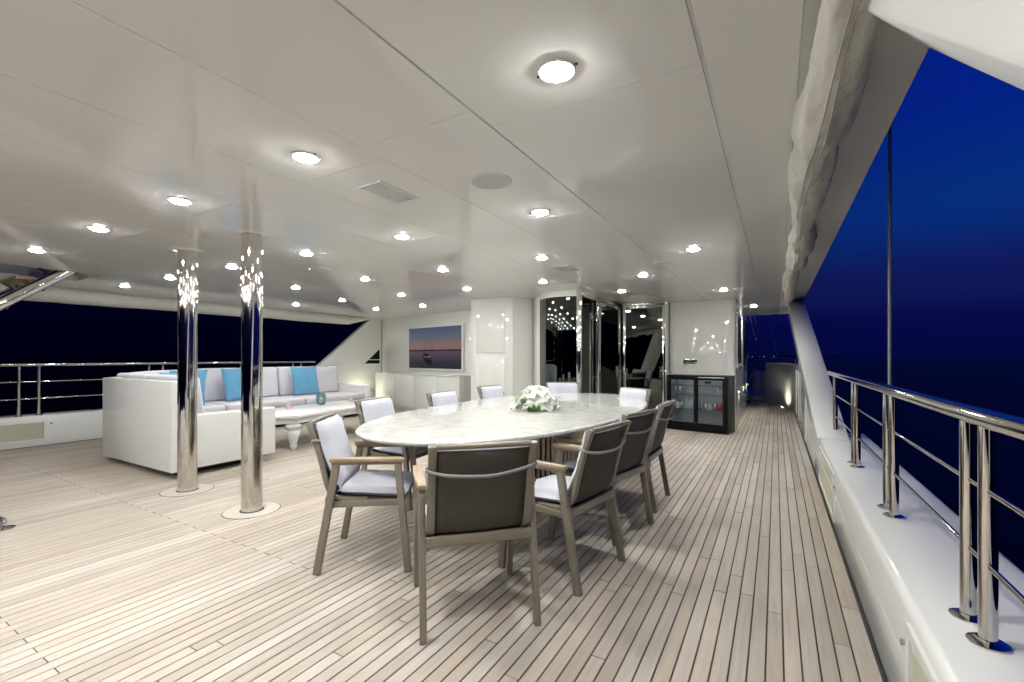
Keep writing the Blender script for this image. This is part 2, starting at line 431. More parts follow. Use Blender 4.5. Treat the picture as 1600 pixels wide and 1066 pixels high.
# ------------------------------------------------------------------ downlights
def downlight():
    t = thing('downlight', 'round recessed white downlight glowing in the glossy ceiling', 'downlight', (0, 0, CZ), 0, 'ceiling downlights')
    MB().lathe([(.052, -.0005), (.066, -.0005), (.067, -.004), (.063, -.0088), (.056, -.009), (.052, -.006)], n=28, ring=True).build('trim_ring', 'white', t, smooth=40)
    MB().lathe([(.050, -.0015), (.050, -.007), (.047, -.012), (.037, -.0165), (.020, -.0195), (.004, -.0205)], n=24).build('lens', 'lamp_lens', t, smooth=60)
    ld = bpy.data.lights.new('beam', 'SPOT'); ld.energy = 12; ld.spot_size = R(118); ld.spot_blend = .9; ld.shadow_soft_size = .03; ld.color = (1, .992, .955)
    lo = bpy.data.objects.new('beam', ld); C.objects.link(lo); lo.parent = t; lo.location = (0, 0, -.028)
    for s in (-1, 1): MB().box((s*.071-.006, -.004, -.005), (s*.071+.006, .004, -.001)).build('spring_clip', 'dark_metal', t)
    return t
even = [-.66, -2.03, -3.29, -4.55, -5.97, -7.2]; odd = [-1.4, -2.67, -3.91, -5.2, -6.6, -7.9]
spots = []
for x in even:
    if x > -7: spots.append((x, 1.45))
    spots.append((x, 4.1 if x < -1 else 4.47))
for x in odd:
    spots.append((x, 2.8)); spots.append((x, 5.43))
spots += [(-1.4, 5.6)]; spots.remove((-1.4, 5.43))
spots += [(-2.02, 6.8), (-.67, 7.44), (-.37, 10.06), (-7.2, 6.78), (-5.95, 6.8)]
for y, row in ((.12, odd), (-1.2, even), (-2.52, odd)):
    for x in row:
        if not (x < -6.7): spots.append((x, y))
proto = downlight()
for k, (x, y) in enumerate(spots):
    o = proto if k == 0 else copy_tree(proto)
    o.location = (x, y, CZ)
    where, grp = (('over the passage beside the deckhouse', 'passage downlights') if x > -1 and y > 7 else
             ('over the open deck aft of the dining chairs', 'aft deck downlights') if y < 1 else
             ('over the walkway between dining chairs and railing', 'walkway downlights') if x > -1.2 else
             ('right in front of the deckhouse wall', 'downlights before the deckhouse') if y > 5 else
             ('over the oval dining table', 'dining table downlights') if x > -3 else
             ('between the dining table and the steel columns', 'downlights by the columns') if x > -4.6 else
             ('over the white corner sofa', 'sofa downlights'))
    o['label'] = 'round white ceiling downlight '+where; o['group'] = grp
    if x > -1.5:      # brighter fittings over the starboard walkway
        for ch in o.children:
            if ch.type == 'LIGHT': ch.data = ch.data.copy(); ch.data.energy = 46
    elif x < -3.5:
        for ch in o.children:
            if ch.type == 'LIGHT': ch.data = ch.data.copy(); ch.data.energy = 7

# ------------------------------------------------------------------ ceiling vents and speakers
def vent(x, y, lx, ly, lab):
    t = thing('ceiling_vent', lab, 'vent', (x, y, CZ))
    f = MB(); b = .012
    f.box((-lx/2, -ly/2, -.007), (lx/2, -ly/2+b, -.001)); f.box((-lx/2, ly/2-b, -.007), (lx/2, ly/2, -.001))
    f.box((-lx/2, -ly/2+b, -.007), (-lx/2+b, ly/2-b, -.001)); f.box((lx/2-b, -ly/2+b, -.007), (lx/2, ly/2-b, -.001))
    f.build('frame', 'white', t)
    MB().box((-lx/2+b, -ly/2+b, -.002), (lx/2-b, ly/2-b, -.0008)).build('backing', 'groove', t)
    n = int((lx-2*b)/.018)
    for i in range(n):
        xx = -lx/2+b+(i+.5)*(lx-2*b)/n
        MB().box((xx-.0062, -ly/2+b, -.006), (xx+.0062, ly/2-b, -.003)).build('slat', 'white', t)
vent(-2.03, 2.02, .19, .33, 'slatted air vent in the ceiling above the dining table')
vent(-2.04, 4.75, .19, .33, 'slatted air vent in the ceiling near the glass doors')
for x, y, lab in [(-1.4, 2.18, 'round grey ceiling speaker above the dining table'), (-4.5, 3.4, 'round grey ceiling speaker above the coffee table'),
                  (-1.03, 5.0, 'round grey ceiling speaker near the drinks fridge'), (-4.3, 5.9, 'round grey ceiling speaker by the television wall')]:
    t = thing('ceiling_speaker', lab, 'speaker', (x, y, CZ))
    MB().lathe([(.118, -.0005), (.118, -.004), (.113, -.007), (.111, -.006), (.111, -.0005)], n=40, ring=True).build('rim', 'white', t, smooth=40)
    MB().lathe([(.111, -.001), (.111, -.0055), (.0, -.0085)], n=40).build('grille', 'speaker', t, smooth=50)

# ================================================================== STARBOARD BULWARK
bw = thing('bulwark', 'low white starboard bulwark with wide glossy capping under the railing', 'bulwark', (.6, 4, 0))
prof = [(.378, -.05), (.378, .415)]
prof = [(0.378, -.03)]+[(.378, .40), (.381, .418), (.389, .432), (.402, .44), (.80, .44), (.816, .43), (.82, .41), (.82, -.3), (.5, -.3)]
MB().add(*(lambda P, Y0, Y1: ([(x, Y0, z) for x, z in P]+[(x, Y1, z) for x, z in P],
      [tuple(range(len(P)-1, -1, -1)), tuple(range(len(P), 2*len(P)))]+[(i, (i+1) % len(P), len(P)+(i+1) % len(P), len(P)+i) for i in range(len(P))]))(prof, -4, 6.0)).build('wall', 'white', bw, smooth=32, world=True)
MB().box((.372, -4, .235), (.3765, 6, .239)).build('trim_line', 'speaker', bw, world=True)
def hatch(par, X, y0, y1, z0, z1, sgn):
    b = .035; t = .012*sgn
    lo, hi = min(X, X-t), max(X, X-t); t2 = t*.35; lo2, hi2 = min(X, X-t2), max(X, X-t2)
    fr = MB()
    for a, c in [((y0, z0), (y1, z0+b)), ((y0, z1-b), (y1, z1)), ((y0, z0+b), (y0+b, z1-b)), ((y1-b, z0+b), (y1, z1-b))]:
        fr.box((lo, a[0], a[1]), (hi, c[0], c[1]))
    h = fr.build('hatch', 'white', par, world=True)
    MB().box((lo2, y0+b, z0+b), (hi2, y1-b, z1-b)).build('hatch_panel', 'panel_beige', h)
    P = h.data.vertices  # panel was given in world space: bring it to the bulwark's space
    for q in h.children:
        inv = mtx(par).inverted()
        for vtx in q.data.vertices: vtx.co = inv @ vtx.co
    for yy in (y0-.04, y1+.04):
        MB().tube([(X, yy, (z0+z1)/2+.09), (X-t*1.3, yy, (z0+z1)/2+.09)], .011, 10).build('latch', 'brushed', par, world=True)
hatch(bw, .378, .55, 1.93, .03, .385, 1)
hatch(bw, .378, 4.08, 5.35, .03, .385, 1)

# raked struts joining bulwark and roof
def strut(lo, hi, lab):
    t = thing('raked_strut', lab, 'strut', (lo[0][0], lo[0][1], .44))
    MB().hexa(lo, hi).build('strut_body', 'white', t, bevel=.012, world=True)
    return t
strut([(.36, 5.45, .441), (.62, 5.4, .441), (.62, 6.3, .441), (.36, 6.3, .441)], [(.175, 9.3, CZ), (.415, 9.3, CZ), (.415, 10.2, CZ), (.175, 10.2, CZ)],
      'white raked roof strut rising beside the side deck passage')
t = thing('wing_panel', 'broad white raked roof support sloping down to the starboard capping', 'roof support', (.3, -.7, .44))
MB().hexa([(.2, -1.6, .441), (.43, -1.3, .441), (.43, -.56, .441), (.2, -.89, .441)], [(.2, .9, CZ), (.43, 1.2, CZ), (.43, 1.95, CZ), (.2, 1.62, CZ)]).build('panel_body', 'matt_white', t, bevel=.006, world=True)

# high forward bulwark along the side deck
fb = thing('bow_bulwark', 'tall white bulwark curving in along the side deck passage', 'bulwark', (.4, 9, 0))
path = smoothpath([(.378, 8.0), (.378, 9), (.378, 11.4), (.34, 12.6), (.14, 13.8), (-.27, 14.7)], 8)
MB().slab_x([(5.95, -.02), (5.95, .445), (6.25, .45), (7.5, 1.06), (7.999, 1.06), (7.999, -.02)], .378, .518).build('wall_end', 'white', fb, world=True)
MB().ribbon([(p.x, p.y) for p in path], .14, -.02, 1.06, side=-1).build('wall', 'white', fb, world=True, bevel=.02)
MB().ribbon([(.378, 7.45)]+[(p.x, p.y) for p in path], .16, 1.061, 1.10, side=-1).build('capping', 'white', fb, world=True, bevel=.012)
for y0 in (7.6, 9.9, 11.0):
    MB().box((.356, y0, .06), (.377, y0+.09, .98)).build('pilaster', 'cream', fb, world=True, bevel=.005)

# ------------------------------------------------------------------ railings
def railing(X, y0, y1, zc, pairs, lab, step=.15, zr=1.075, first_single=None, zmid=(.66, .87), name='railing', wide=.034):
    t = thing(name, lab, 'railing', (X, (y0+y1)/2, zc))
    MB().tube([(X+.03*0, y0, zr), (X, y1, zr)], wide, 20, flat=.8).build('handrail', 'chrome', t, world=True, smooth=50)
    for z in zmid: MB().tube([(X, y0, z), (X, y1, z)], .0075, 8).build('mid_rail', 'chrome', t, world=True, smooth=50)
    for yc in pairs:
        for s in ((-1, 1) if yc != first_single else (0,)):
            p = MB().tube([(X, yc+s*step/2, zc), (X, yc+s*step/2, zr-.02)], .021, 18).build('post', 'chrome', t, world=True, smooth=50)
            fl = MB().lathe([(.046, 0), (.046, .004), (.034, .010), (.022, .012)], (X, yc+s*step/2, zc+.0005), 24).build('flange', 'chrome', p, smooth=40)
            inv = mtx(t).inverted()
            for vtx in fl.data.vertices: vtx.co = inv @ vtx.co
    return t
railing(.52, -.2, 6.05, .44, [.6, 1.865, 3.05, 4.25, 5.6], 'polished steel starboard railing with paired posts over the dark sea', first_single=5.6)
# ================================================================== PORT SIDE
pb = thing('bulwark', 'low white port bulwark behind the sofa with a framed hatch', 'bulwark', (-9.3, 4, 0))
MB().box((-9.42, -4, -.3), (-9.02, 8.69, .42)).build('wall', 'white', pb, bevel=.015, world=True)
hatch(pb, -9.02, .35, 2.3, .06, .36, -1)
railing(-9.13, -3.9, 6.75, .42, [-.9, .62, 2.14, 3.66, 5.18, 6.3], 'polished steel port railing behind the white sofa', step=.2, zr=1.14, zmid=(.66, .9), wide=.03)
wg = thing('port_wing', 'cream sloping port wing wall with a small dark triangular window', 'wing wall', (-9.1, 7.5, 0))
MB().slab_x([(5.98, .421), (8.70, .421), (8.70, 2.249), (8.36, 2.249)], -9.16, -9.03).build('wall', 'cream', wg, world=True, bevel=.008)
MB().slab_x([(8.12, 1.08), (8.62, 1.08), (8.62, 1.46)], -9.029, -9.022).build('window_pane', 'black', wg, world=True)
MB().box((-9.0215, 8.12, 1.17), (-9.016, 8.62, 1.19)).build('window_bar', 'white', wg, world=True)
MB().slab_x([(8.06, 1.05), (8.62, 1.05), (8.62, 1.08), (8.12, 1.08)], -9.029, -9.018).build('window_sill', 'cream', wg, world=True)

# ------------------------------------------------------------------ rolled canvas side curtains
def wr(a, y, lump):
    ca, sa = math.cos(a), math.sin(a)
    q = y*5.5+2.2*ca+1.4*sa
    fold = abs(noise.noise(Vector((ca*1.2, q, 3.1))))
    return 1+lump*(.22*noise.noise(Vector((ca*1.6, sa*1.6, y*2.6)))-.22*fold-.10*abs(noise.noise(Vector((ca*2.5, y*13+3*sa, 7.7))))+.06*noise.noise(Vector((ca*5, sa*5, y*22))))
def canvas(X, z, y0, y1, r0, lab, lump, name, n=170, taper=1.0, keep=.0):
    t = thing(name, lab, 'canvas roll', (X, (y0+y1)/2, CZ))
    vs = []; K = 36; fs = []; seams = [[], []]
    for i in range(n+1):
        f = i/n; y = y0+(y1-y0)*f
        r = r0*(1-keep*max(0, f-.3)/.7)
        # gathered bundles between the ties
        bun = 1+lump*(.16*math.sin(y*2.9+.6)+.09*math.sin(y*6.1+1.2))
        tie = 1-lump*.22*sum(math.exp(-((y-q)/.11)**2) for q in (2.35, 3.95, 5.6, 7.2))
        end = min(1, (1-f)*14+.22)
        rr = r*bun*tie*end
        zc = CZ-rr*.98+.012; xc = X+.014*lump*math.sin(y*1.7)
        for k in range(K):
            a = 2*PI*k/K
            w = wr(a, y, lump)
            vs.append((xc+rr*1.05*w*math.cos(a), y, zc+rr*.98*w*math.sin(a)))
        for j, ang in enumerate((252, 266)):
            a = R(ang+10*math.sin(y*1.3)); w = wr(a, y, lump)
            seams[j].append((xc+rr*1.05*(w+.006)*math.cos(a), y, zc+rr*.98*(w+.006)*math.sin(a)))
    for i in range(n):
        for k in range(K):
            k2 = (k+1) % K; fs.append((i*K+k, i*K+k2, (i+1)*K+k2, (i+1)*K+k))
    fs += [tuple(range(K)), tuple(range(n*K, n*K+K))]
    MB().add(vs, fs).build('roll', 'canvas', t, world=True, smooth=70)
    for s in seams: MB().tube(s, .0028, 6).build('seam', 'canvas_seam', t, world=True, smooth=80)
    return t
canvas(.165, 2.14, -3.5, 9.35, .098, 'bunched beige canvas curtain rolled up under the starboard roof edge', 1.0, 'canvas_roll', n=640, keep=.35)
canvas(-9.05, 2.14, -3.5, 8.3, .112, 'smooth beige canvas curtain rolled up under the port roof edge', .12, 'canvas_roll', n=160)
o = thing('curtain_strap', 'thin dark strap end hanging from the port canvas roll', 'strap', (-8.92, 4.0, 2.2))
MB().tube(smoothpath([(-8.94, 4.0, 2.22), (-8.925, 4.02, 2.08), (-8.92, 4.1, 2.0), (-8.92, 4.13, 2.04)], 5), .007, 6).build('strap_end', 'dark_metal', o, world=True, smooth=60)

# ================================================================== STAIR to the upper deck (port)
st = thing('stairway', 'steel and teak stairway rising through the ceiling opening', 'stairs', (-7.6, 0, 0))
sl = .82
for X in (-7.24, -7.98):
    MB().tube([(X, -.72, .02), (X, 2.18, .02+2.9*sl)], .062, 20).build('stringer', 'chrome', st, world=True, smooth=50)
for k in range(10):
    z = .24+k*.235; y = -.72+(z-.02)/sl-.10
    tr = MB().box((-7.95, y-.14, z), (-7.27, y+.13, z+.035)).build('tread', 'teak_arm', st, bevel=.006, world=True)
    for X in (-7.9, -7.32):
        br = MB().bar((X, y-.1, z), (X, y+.1, z-.10), .02, .03).build('bracket', 'dark_metal', st, world=True)
t = thing('deck_fitting', 'small polished steel deck fitting on the planks near the stairway', 'deck fitting', (-4.86, 1.0, 0))
MB().lathe([(.07, .001), (.07, .008), (.03, .02), (.022, .05)], n=24).build('foot', 'chrome', t, smooth=45)
MB().tube([(-.10, 0, .055), (-.05, 0, .07), (.05, 0, .07), (.10, 0, .055)], [.012, .018, .018, .012], 12).build('horn', 'chrome', t, smooth=50)

# low courtesy lamps
def courtesy(x, y, z, rz, lab, w=.09, hgt=.045, power=None):
    t = thing('courtesy_lamp', lab, 'step light', (x, y, z), rz)   # faces local -y
    hd = MB().box((-w/2, -.040, .012), (w/2, -.0005, .02))
    hd.box((-w/2, -.040, -.018), (-w/2+.004, -.0005, .0119)); hd.box((w/2-.004, -.040, -.018), (w/2, -.0005, .0119)); hd.box((-w/2+.0041, -.040, -.018), (w/2-.0041, -.036, .0119))
    hd.build('hood', 'white', t)
    MB().box((-w/2+.008, -.032, .008), (w/2-.008, -.004, .0118)).build('lens', 'courtesy_lens', t)
def uplight(x, y, lab):
    t = thing('deck_uplight', lab, 'deck light', (x, y, 0))
    MB().lathe([(.028, .0005), (.040, .0005), (.040, .012), (.034, .018), (.028, .018)], n=24, ring=True).build('bezel', 'brushed', t, smooth=40)
    MB().lathe([(.027, .0005), (.027, .002)], n=24).build('lens', 'uplight_lens', t)
for k, y in enumerate((9.5, 10.9, 12.15)):
    courtesy(-.594, y, .60, PI/2, ('small lit step light low on the passage wall beside the fridge corner', 'small lit step light low on the passage wall midway along', 'small lit step light low at the far end of the passage wall')[k])
uplight(.13, 13.15, 'small round deck light washing the curved bow bulwark')
uplight(-8.86, 7.95, 'small round deck light washing the port wing wall')
# aft locker bench that carries the light falling on the planks
lb = thing('locker_bench', 'low white locker bench aft of the dining area', 'bench', (-4.2, -.25, 0))
MB().box((-5.4, -.6, .0), (-3.15, .02, .42)).build('locker', 'sofa_white', lb, bevel=.015, world=True)
MB().box((-5.38, -.58, .421), (-3.17, .0, .50)).build('seat_pad', 'sofa_fabric', lb, bevel=.03, seg=3, world=True)
courtesy(-3.6, .0212, .17, PI, 'small lit step light in the face of the locker bench', w=.06, hgt=.06)

# ================================================================== DECKHOUSE
dh = thing('deckhouse', 'glossy cream deckhouse with dark glass doors at the end of the deck', 'deckhouse', (-4, 8, 0))
WT = [(-9.02, 8.70), (-5.5, 7.90)]
def wall(name, a, b, th, z0, z1, m='cream', par=dh, bevel=.006, side=1):
    return MB().ribbon([a, b], th, z0, z1, side).build(name, m, par, world=True, bevel=bevel)
wall('television_wall', WT[1], WT[0], .12, 0, CZ-.001, side=-1)
wall('block_wall', (-4.56, 6.45), (-3.78, 6.55), .10, 0, CZ-.001)
wall('block_side', (-4.56, 6.56), (-4.62, 8.2), .06, 0, CZ-.001, side=-1)
wall('recess_wall', (-3.775, 6.57), (-3.60, 6.96), .05, 0, CZ-.001)
wall('drum_jamb', (-3.60, 6.93), (-3.30, 6.58), .05, 0, CZ-.001)
wall('fridge_wall', (-1.70, 8.78), (-.66, 8.68), .10, 0, CZ-.001)
# rounded outer corner and side wall of the passage
MB().ribbon([(-.66, 8.68)]+arc(-.66, 8.74, .06, -90, 0, 5)+[(-.60, 12.33)], .06, 0, CZ-.001).build('passage_wall', 'cream', dh, world=True)
# service door outline and small hatch in the block
d = MB().ribbon([(-4.46, 6.455), (-3.92, 6.525)], .006, 1.32, 2.2, -1).build('locker_door', 'cream', dh, world=True, bevel=.003)
MB().ribbon([(-4.46, 6.455), (-3.92, 6.525)], .006, .04, 1.31, -1).build('locker_door', 'cream', dh, world=True, bevel=.003)
# window of the passage wall
wf = MB().box((-.60, 8.86, 1.05), (-.575, 10.2, 1.12)).box((-.60, 8.86, 1.98), (-.575, 10.2, 2.05)).box((-.60, 8.86, 1.12), (-.575, 8.93, 1.98)).box((-.60, 10.13, 1.12), (-.575, 10.2, 1.98)).build('window_frame', 'white', dh, world=True, bevel=.006)
MB().box((-.60, 8.93, 1.12), (-.59, 10.13, 1.98)).build('window_pane', 'black', dh, world=True)
wf = MB().box((-.60, 11.0, 1.05), (-.575, 12.1, 2.05)).build('window_pane', 'black', dh, world=True, bevel=.01)
# recessed grab plate above the fridge
MB().box((-1.46, 8.735, 1.125), (-1.20, 8.752, 1.215)).build('vent_plate', 'brushed', dh, world=True, bevel=.006)
MB().box((-1.44, 8.73, 1.16), (-1.22, 8.7349, 1.2)).build('vent_slot', 'groove', dh, world=True)
# interior room, its unlit darkness put into near-black surfaces
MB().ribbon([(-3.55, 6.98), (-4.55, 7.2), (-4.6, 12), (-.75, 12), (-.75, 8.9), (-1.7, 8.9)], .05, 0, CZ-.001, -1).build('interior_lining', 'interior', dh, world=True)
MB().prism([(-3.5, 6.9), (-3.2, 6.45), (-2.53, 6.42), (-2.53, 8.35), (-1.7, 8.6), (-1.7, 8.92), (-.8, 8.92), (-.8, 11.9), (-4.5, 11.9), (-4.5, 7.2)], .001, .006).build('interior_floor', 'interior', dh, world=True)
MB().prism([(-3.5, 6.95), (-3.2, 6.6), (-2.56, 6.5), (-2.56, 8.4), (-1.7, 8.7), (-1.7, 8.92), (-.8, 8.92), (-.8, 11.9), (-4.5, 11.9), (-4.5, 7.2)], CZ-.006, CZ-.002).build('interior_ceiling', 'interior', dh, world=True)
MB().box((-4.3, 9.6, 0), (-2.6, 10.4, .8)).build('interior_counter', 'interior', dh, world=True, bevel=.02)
# curved glass screen
ga, gb = Vector((-3.29, 6.57)), Vector((-2.56, 6.36))
gp = []
for i in range(15):
    f = i/14; p = ga.lerp(gb, f); nrm = Vector((gb-ga)).normalized(); q = Vector((nrm.y, -nrm.x))*.15*math.sin(PI*f)*(1.0)
    gp.append((p.x+q.x, p.y+q.y))
MB().ribbon(gp, .012, .10, 2.16).build('curved_glass', 'dark_glass', dh, world=True, smooth=40)
MB().ribbon(gp, .05, 2.161, CZ-.001).build('curved_header', 'cream', dh, world=True, smooth=40)
MB().ribbon(gp, .05, .0, .099).build('curved_sill', 'brushed', dh, world=True, smooth=40)
for k, (x, y) in enumerate([(-2.53, 6.37)]): MB().box((x-.035, y-.035, 0), (x+.035, y+.035, CZ-.001)).build('chrome_post', 'chrome', dh, world=True, bevel=.008)
# opening, folded door and fixed panes
MB().box((-2.56, 6.41, 2.16), (-2.50, 8.28, CZ-.001)).build('door_header', 'brushed', dh, world=True, bevel=.006)
def glazed(name, a, b, m_frame='chrome', th=.045, fw=.055, z0=.02, z1=2.155, handle=None):
    a = Vector(a); b = Vector(b); d = (b-a).normalized(); n = Vector((-d.y, d.x))
    f = MB()
    def seg(s0, s1, za, zb):
        p = a+d*s0; q = a+d*s1
        f.ribbon([tuple(p-n*th/2), tuple(q-n*th/2)], th, za, zb)
    Ln = (b-a).length
    seg(0, fw, z0, z1); seg(Ln-fw, Ln, z0, z1); seg(fw, Ln-fw, z0, z0+fw); seg(fw, Ln-fw, z1-fw, z1)
    o = f.build(name, m_frame, dh, world=True, bevel=.004)
    p = a+d*fw; q = b-d*fw; inv = mtx(dh).inverted()
    g = MB(); g.v = []; g.ribbon([tuple(p-n*.005), tuple(q-n*.005)], .01, z0+fw, z1-fw)
    g.v = [tuple(inv @ Vector(v)) for v in g.v]; g.build('pane', 'dark_glass', o)
    if handle is not None:
        c = a+d*handle
        for s in (-1, 1):
            h = MB(); pp = c+n*s*(th/2+.035)
            h.tube([(c.x, c.y, 1.0), (pp.x, pp.y, 1.0), (pp.x+d.x*.09, pp.y+d.y*.09, 1.0)], .011, 10)
            h.v = [tuple(inv @ Vector(v)) for v in h.v]; h.build('handle', 'chrome', o, smooth=50)
        l = MB(); l.ribbon([tuple(c-d*.025-n*(th/2+.006)), tuple(c+d*.025-n*(th/2+.006))], th+.012, .88, 1.08)
        l.v = [tuple(inv @ Vector(v)) for v in l.v]; l.build('lock_plate', 'chrome', o)
    return o
glazed('glass_door', (-2.53, 7.22), (-2.47, 8.18), handle=.86)
glazed('folded_glass_door', (-2.60, 7.14), (-3.45, 7.35))
MB().tube([(-2.53, 7.16, .01), (-2.53, 7.16, 2.15)], .028, 16).build('chrome_post', 'chrome', dh, world=True, smooth=50)
MB().box((-2.53, 8.21, 0), (-2.46, 8.29, 2.155)).build('chrome_post', 'brushed', dh, world=True, bevel=.006)
glazed('fixed_glass_panel', (-2.44, 8.29), (-1.72, 8.47), handle=.66, z1=2.19)
wall('pane_header', (-2.46, 8.30), (-1.70, 8.49), .05, 2.195, CZ-.001, 'brushed')
MB().ribbon([(-1.705, 8.47), (-1.705, 8.79)], .03, 0, CZ-.001).build('recess_return', 'cream', dh, world=True, bevel=.004)

# ------------------------------------------------------------------ television and low cabinet
wd = Vector((WT[0][0]-WT[1][0], WT[0][1]-WT[1][1])).normalized()   # to port
wn_ = Vector((-wd.y, wd.x))                                          # forward or aft?
if wn_.y > 0: wn_ = -wn_
def onwall(px):   # distance along the wall from its starboard end at which a sight line px meets it
    f = 711.; th = math.atan(412/f); a = (px-800)/f
    r = Vector((a*math.cos(th)-math.sin(th), a*math.sin(th)+math.cos(th)))
    o = Vector(WT[1])+wn_*.06
    den = wd.x*(-r.y)-(-r.x)*wd.y
    return ((-o.x)*(-r.y)-(-r.x)*(-o.y))/den
s0, s1 = onwall(720.5), onwall(639.3)
tvc = Vector(WT[1])+wd*(s0+s1)/2
ang = math.atan2(-wd.y, -wd.x)     # local +x runs to starboard along the wall, local -y faces the deck
tv = thing('television', 'flat wall television in a white frame showing a boat at dusk', 'television', (tvc.x+wn_.x*.002, tvc.y+wn_.y*.002, 1.0), ang)
hw = (s1-s0)/2; z0, z1 = -.01, .93
MB().box((-hw-.05, -.05, z0-.05), (hw+.05, -.001, z1+.05)).build('frame', 'white', tv, bevel=.01)
MB().box((-hw-.004, -.057, z0-.004), (hw+.004, -.0505, z1+.004)).build('bezel', 'black', tv, bevel=.002)
me = bpy.data.meshes.new('screen'); me.from_pydata([(-hw, -.0585, z0), (hw, -.0585, z0), (hw, -.0585, z1), (-hw, -.0585, z1)], [], [(0, 1, 2, 3)])
uv = me.uv_layers.new(); [setattr(uv.data[i], 'uv', c) for i, c in enumerate([(0, 0), (1, 0), (1, 1), (0, 1)])]
scr = link('screen', me, 'screen', tv)
def flat(polys, y, m, name):
    b = MB(); H = z1-z0; Wd = 2*hw
    for P in polys: b.add([(-hw+u*Wd, y, z0+w*H) for u, w in P], [tuple(range(len(P)))])
    b.build(name, m, scr)
flat([[(.255, .315), (.29, .265), (.46, .225), (.475, .275), (.40, .285), (.33, .30)]], -.0588, 'screen_boat', 'pictured_hull')
flat([[(.29, .30), (.40, .285), (.41, .345), (.30, .36)]], -.0590, 'screen_boat', 'pictured_cabin')
flat([[(.30, .285), (.46, .262), (.46, .275), (.30, .30)]], -.0592, 'screen_boat_light', 'pictured_rail')
flat([[(u, .34), (u+.006, .34), (u+.004, .34+hh), (u+.001, .34+hh)] for u, hh in ((.315, .36), (.365, .38), (.425, .43), (.47, .33))], -.0589, 'screen_boat', 'pictured_masts')
flat([[(.30, .25), (.46, .21), (.47, .08), (.43, .06), (.33, .16)]], -.0587, 'screen_boat', 'pictured_reflection')

cb = thing('low_cabinet', 'low cream cabinet with four doors under the television', 'cabinet', (Vector(WT[1])+wd*1.75).to_3d(), ang)
Lc = 3.3
MB().box((-Lc/2, -.30, .06), (Lc/2, -.001, .83)).build('carcass', 'cream', cb, bevel=.006)
MB().box((-Lc/2-.015, -.33, .831), (Lc/2+.015, -.001, .86)).build('top', 'white', cb, bevel=.006)
MB().box((-Lc/2+.02, -.26, .0), (Lc/2-.02, -.02, .0595)).build('plinth', 'cream', cb)
for k in range(4):
    w = Lc/4; xx = -Lc/2+k*w
    dd = MB().box((xx+.004, -.318, .075), (xx+w-.004, -.301, .815)).build('door', 'cream', cb, bevel=.003)
    hx = xx+w-.06 if k % 2 == 0 else xx+.06
    MB().tube([(hx, -.319, .74), (hx, -.34, .74)], .013, 12).build('knob', 'brushed', dd, smooth=40)

# ------------------------------------------------------------------ drinks fridge
fa = R(-10.3)
fr = thing('drinks_fridge', 'black drinks fridge with two sliding glass doors', 'fridge', (-1.155, 8.12, 0), fa)   # local -y faces the deck
Wf, Df, Hf = 1.0, .42, .94; q = .03
for a, b in [((-Wf/2, 0, .01), (-Wf/2+q, Df, Hf)), ((Wf/2-q, 0, .01), (Wf/2, Df, Hf))]: MB().box(a, b).build('side_panel', 'black', fr, bevel=.003)
MB().box((-Wf/2+q, 0, Hf-q), (Wf/2-q, Df, Hf)).build('top_panel', 'black', fr, bevel=.003)
MB().box((-Wf/2+q, 0, .01), (Wf/2-q, Df, .10)).build('base_panel', 'black', fr, bevel=.003)
MB().box((-Wf/2+q, Df-.02, .10), (Wf/2-q, Df, Hf-q)).build('back_liner', 'liner', fr)
MB().box((-Wf/2+q, .03, .101), (Wf/2-q, Df-.021, .106)).build('floor_liner', 'liner', fr)
for s in (-1, 1): MB().box((s*(Wf/2-q)-.002, .03, .107), (s*(Wf/2-q)+.002, Df-.021, Hf-q-.001)).build('side_liner', 'liner', fr)
MB().box((-Wf/2+.08, .05, Hf-q-.02), (Wf/2-.08, .075, Hf-q-.002)).build('light_strip', 'fridge_lamp', fr)
MB().lathe([(.05, 0), (.05, .03)], (.08, Df-.06, .80), 20).build('fan_cover', 'black_matt', fr, smooth=40)
for z in (.36, .60, .76):
    sh = MB().box((-Wf/2+q+.003, .045, z), (Wf/2-q-.003, .055, z+.012)).build('shelf', 'wire', fr)
    g = MB()
    for k in range(33): x = -Wf/2+q+.02+k*(Wf-2*q-.04)/32; g.box((x-.0015, .0551, z+.002), (x+.0015, Df-.03, z+.006))
    g.build('shelf_wires', 'wire', sh)
for k, (x0, x1, y) in enumerate(((-Wf/2+q+.001, .03, .016), (-.03, Wf/2-q-.001, -.006))):
    f = MB(); zz0, zz1 = .101, Hf-q-.001; b = .045
    f.box((x0, y-.01, zz0), (x0+b, y+.01, zz1)); f.box((x1-b, y-.01, zz0), (x1, y+.01, zz1)); f.box((x0+b, y-.01, zz0), (x1-b, y+.01, zz0+b)); f.box((x0+b, y-.01, zz1-b), (x1-b, y+.01, zz1))
    dd = f.build('sliding_door', 'black', fr)
    MB().box((x0+b, y-.003, zz0+b), (x1-b, y+.003, zz1-b)).build('pane', 'clear_glass', dd)
    MB().lathe([(.012, 0), (.012, .004)], (0, 0, 0), 12).add([], []).build('lock', 'brushed', dd).location = (x1-b/2, y-.015, .86)
fm = mtx(fr)
CANL = {'can_silver': 'silver drinks can on the middle shelf of the black fridge', 'can_red': 'red drinks can on the middle shelf of the black fridge', 'can_white': 'white drinks can on the middle shelf of the black fridge'}
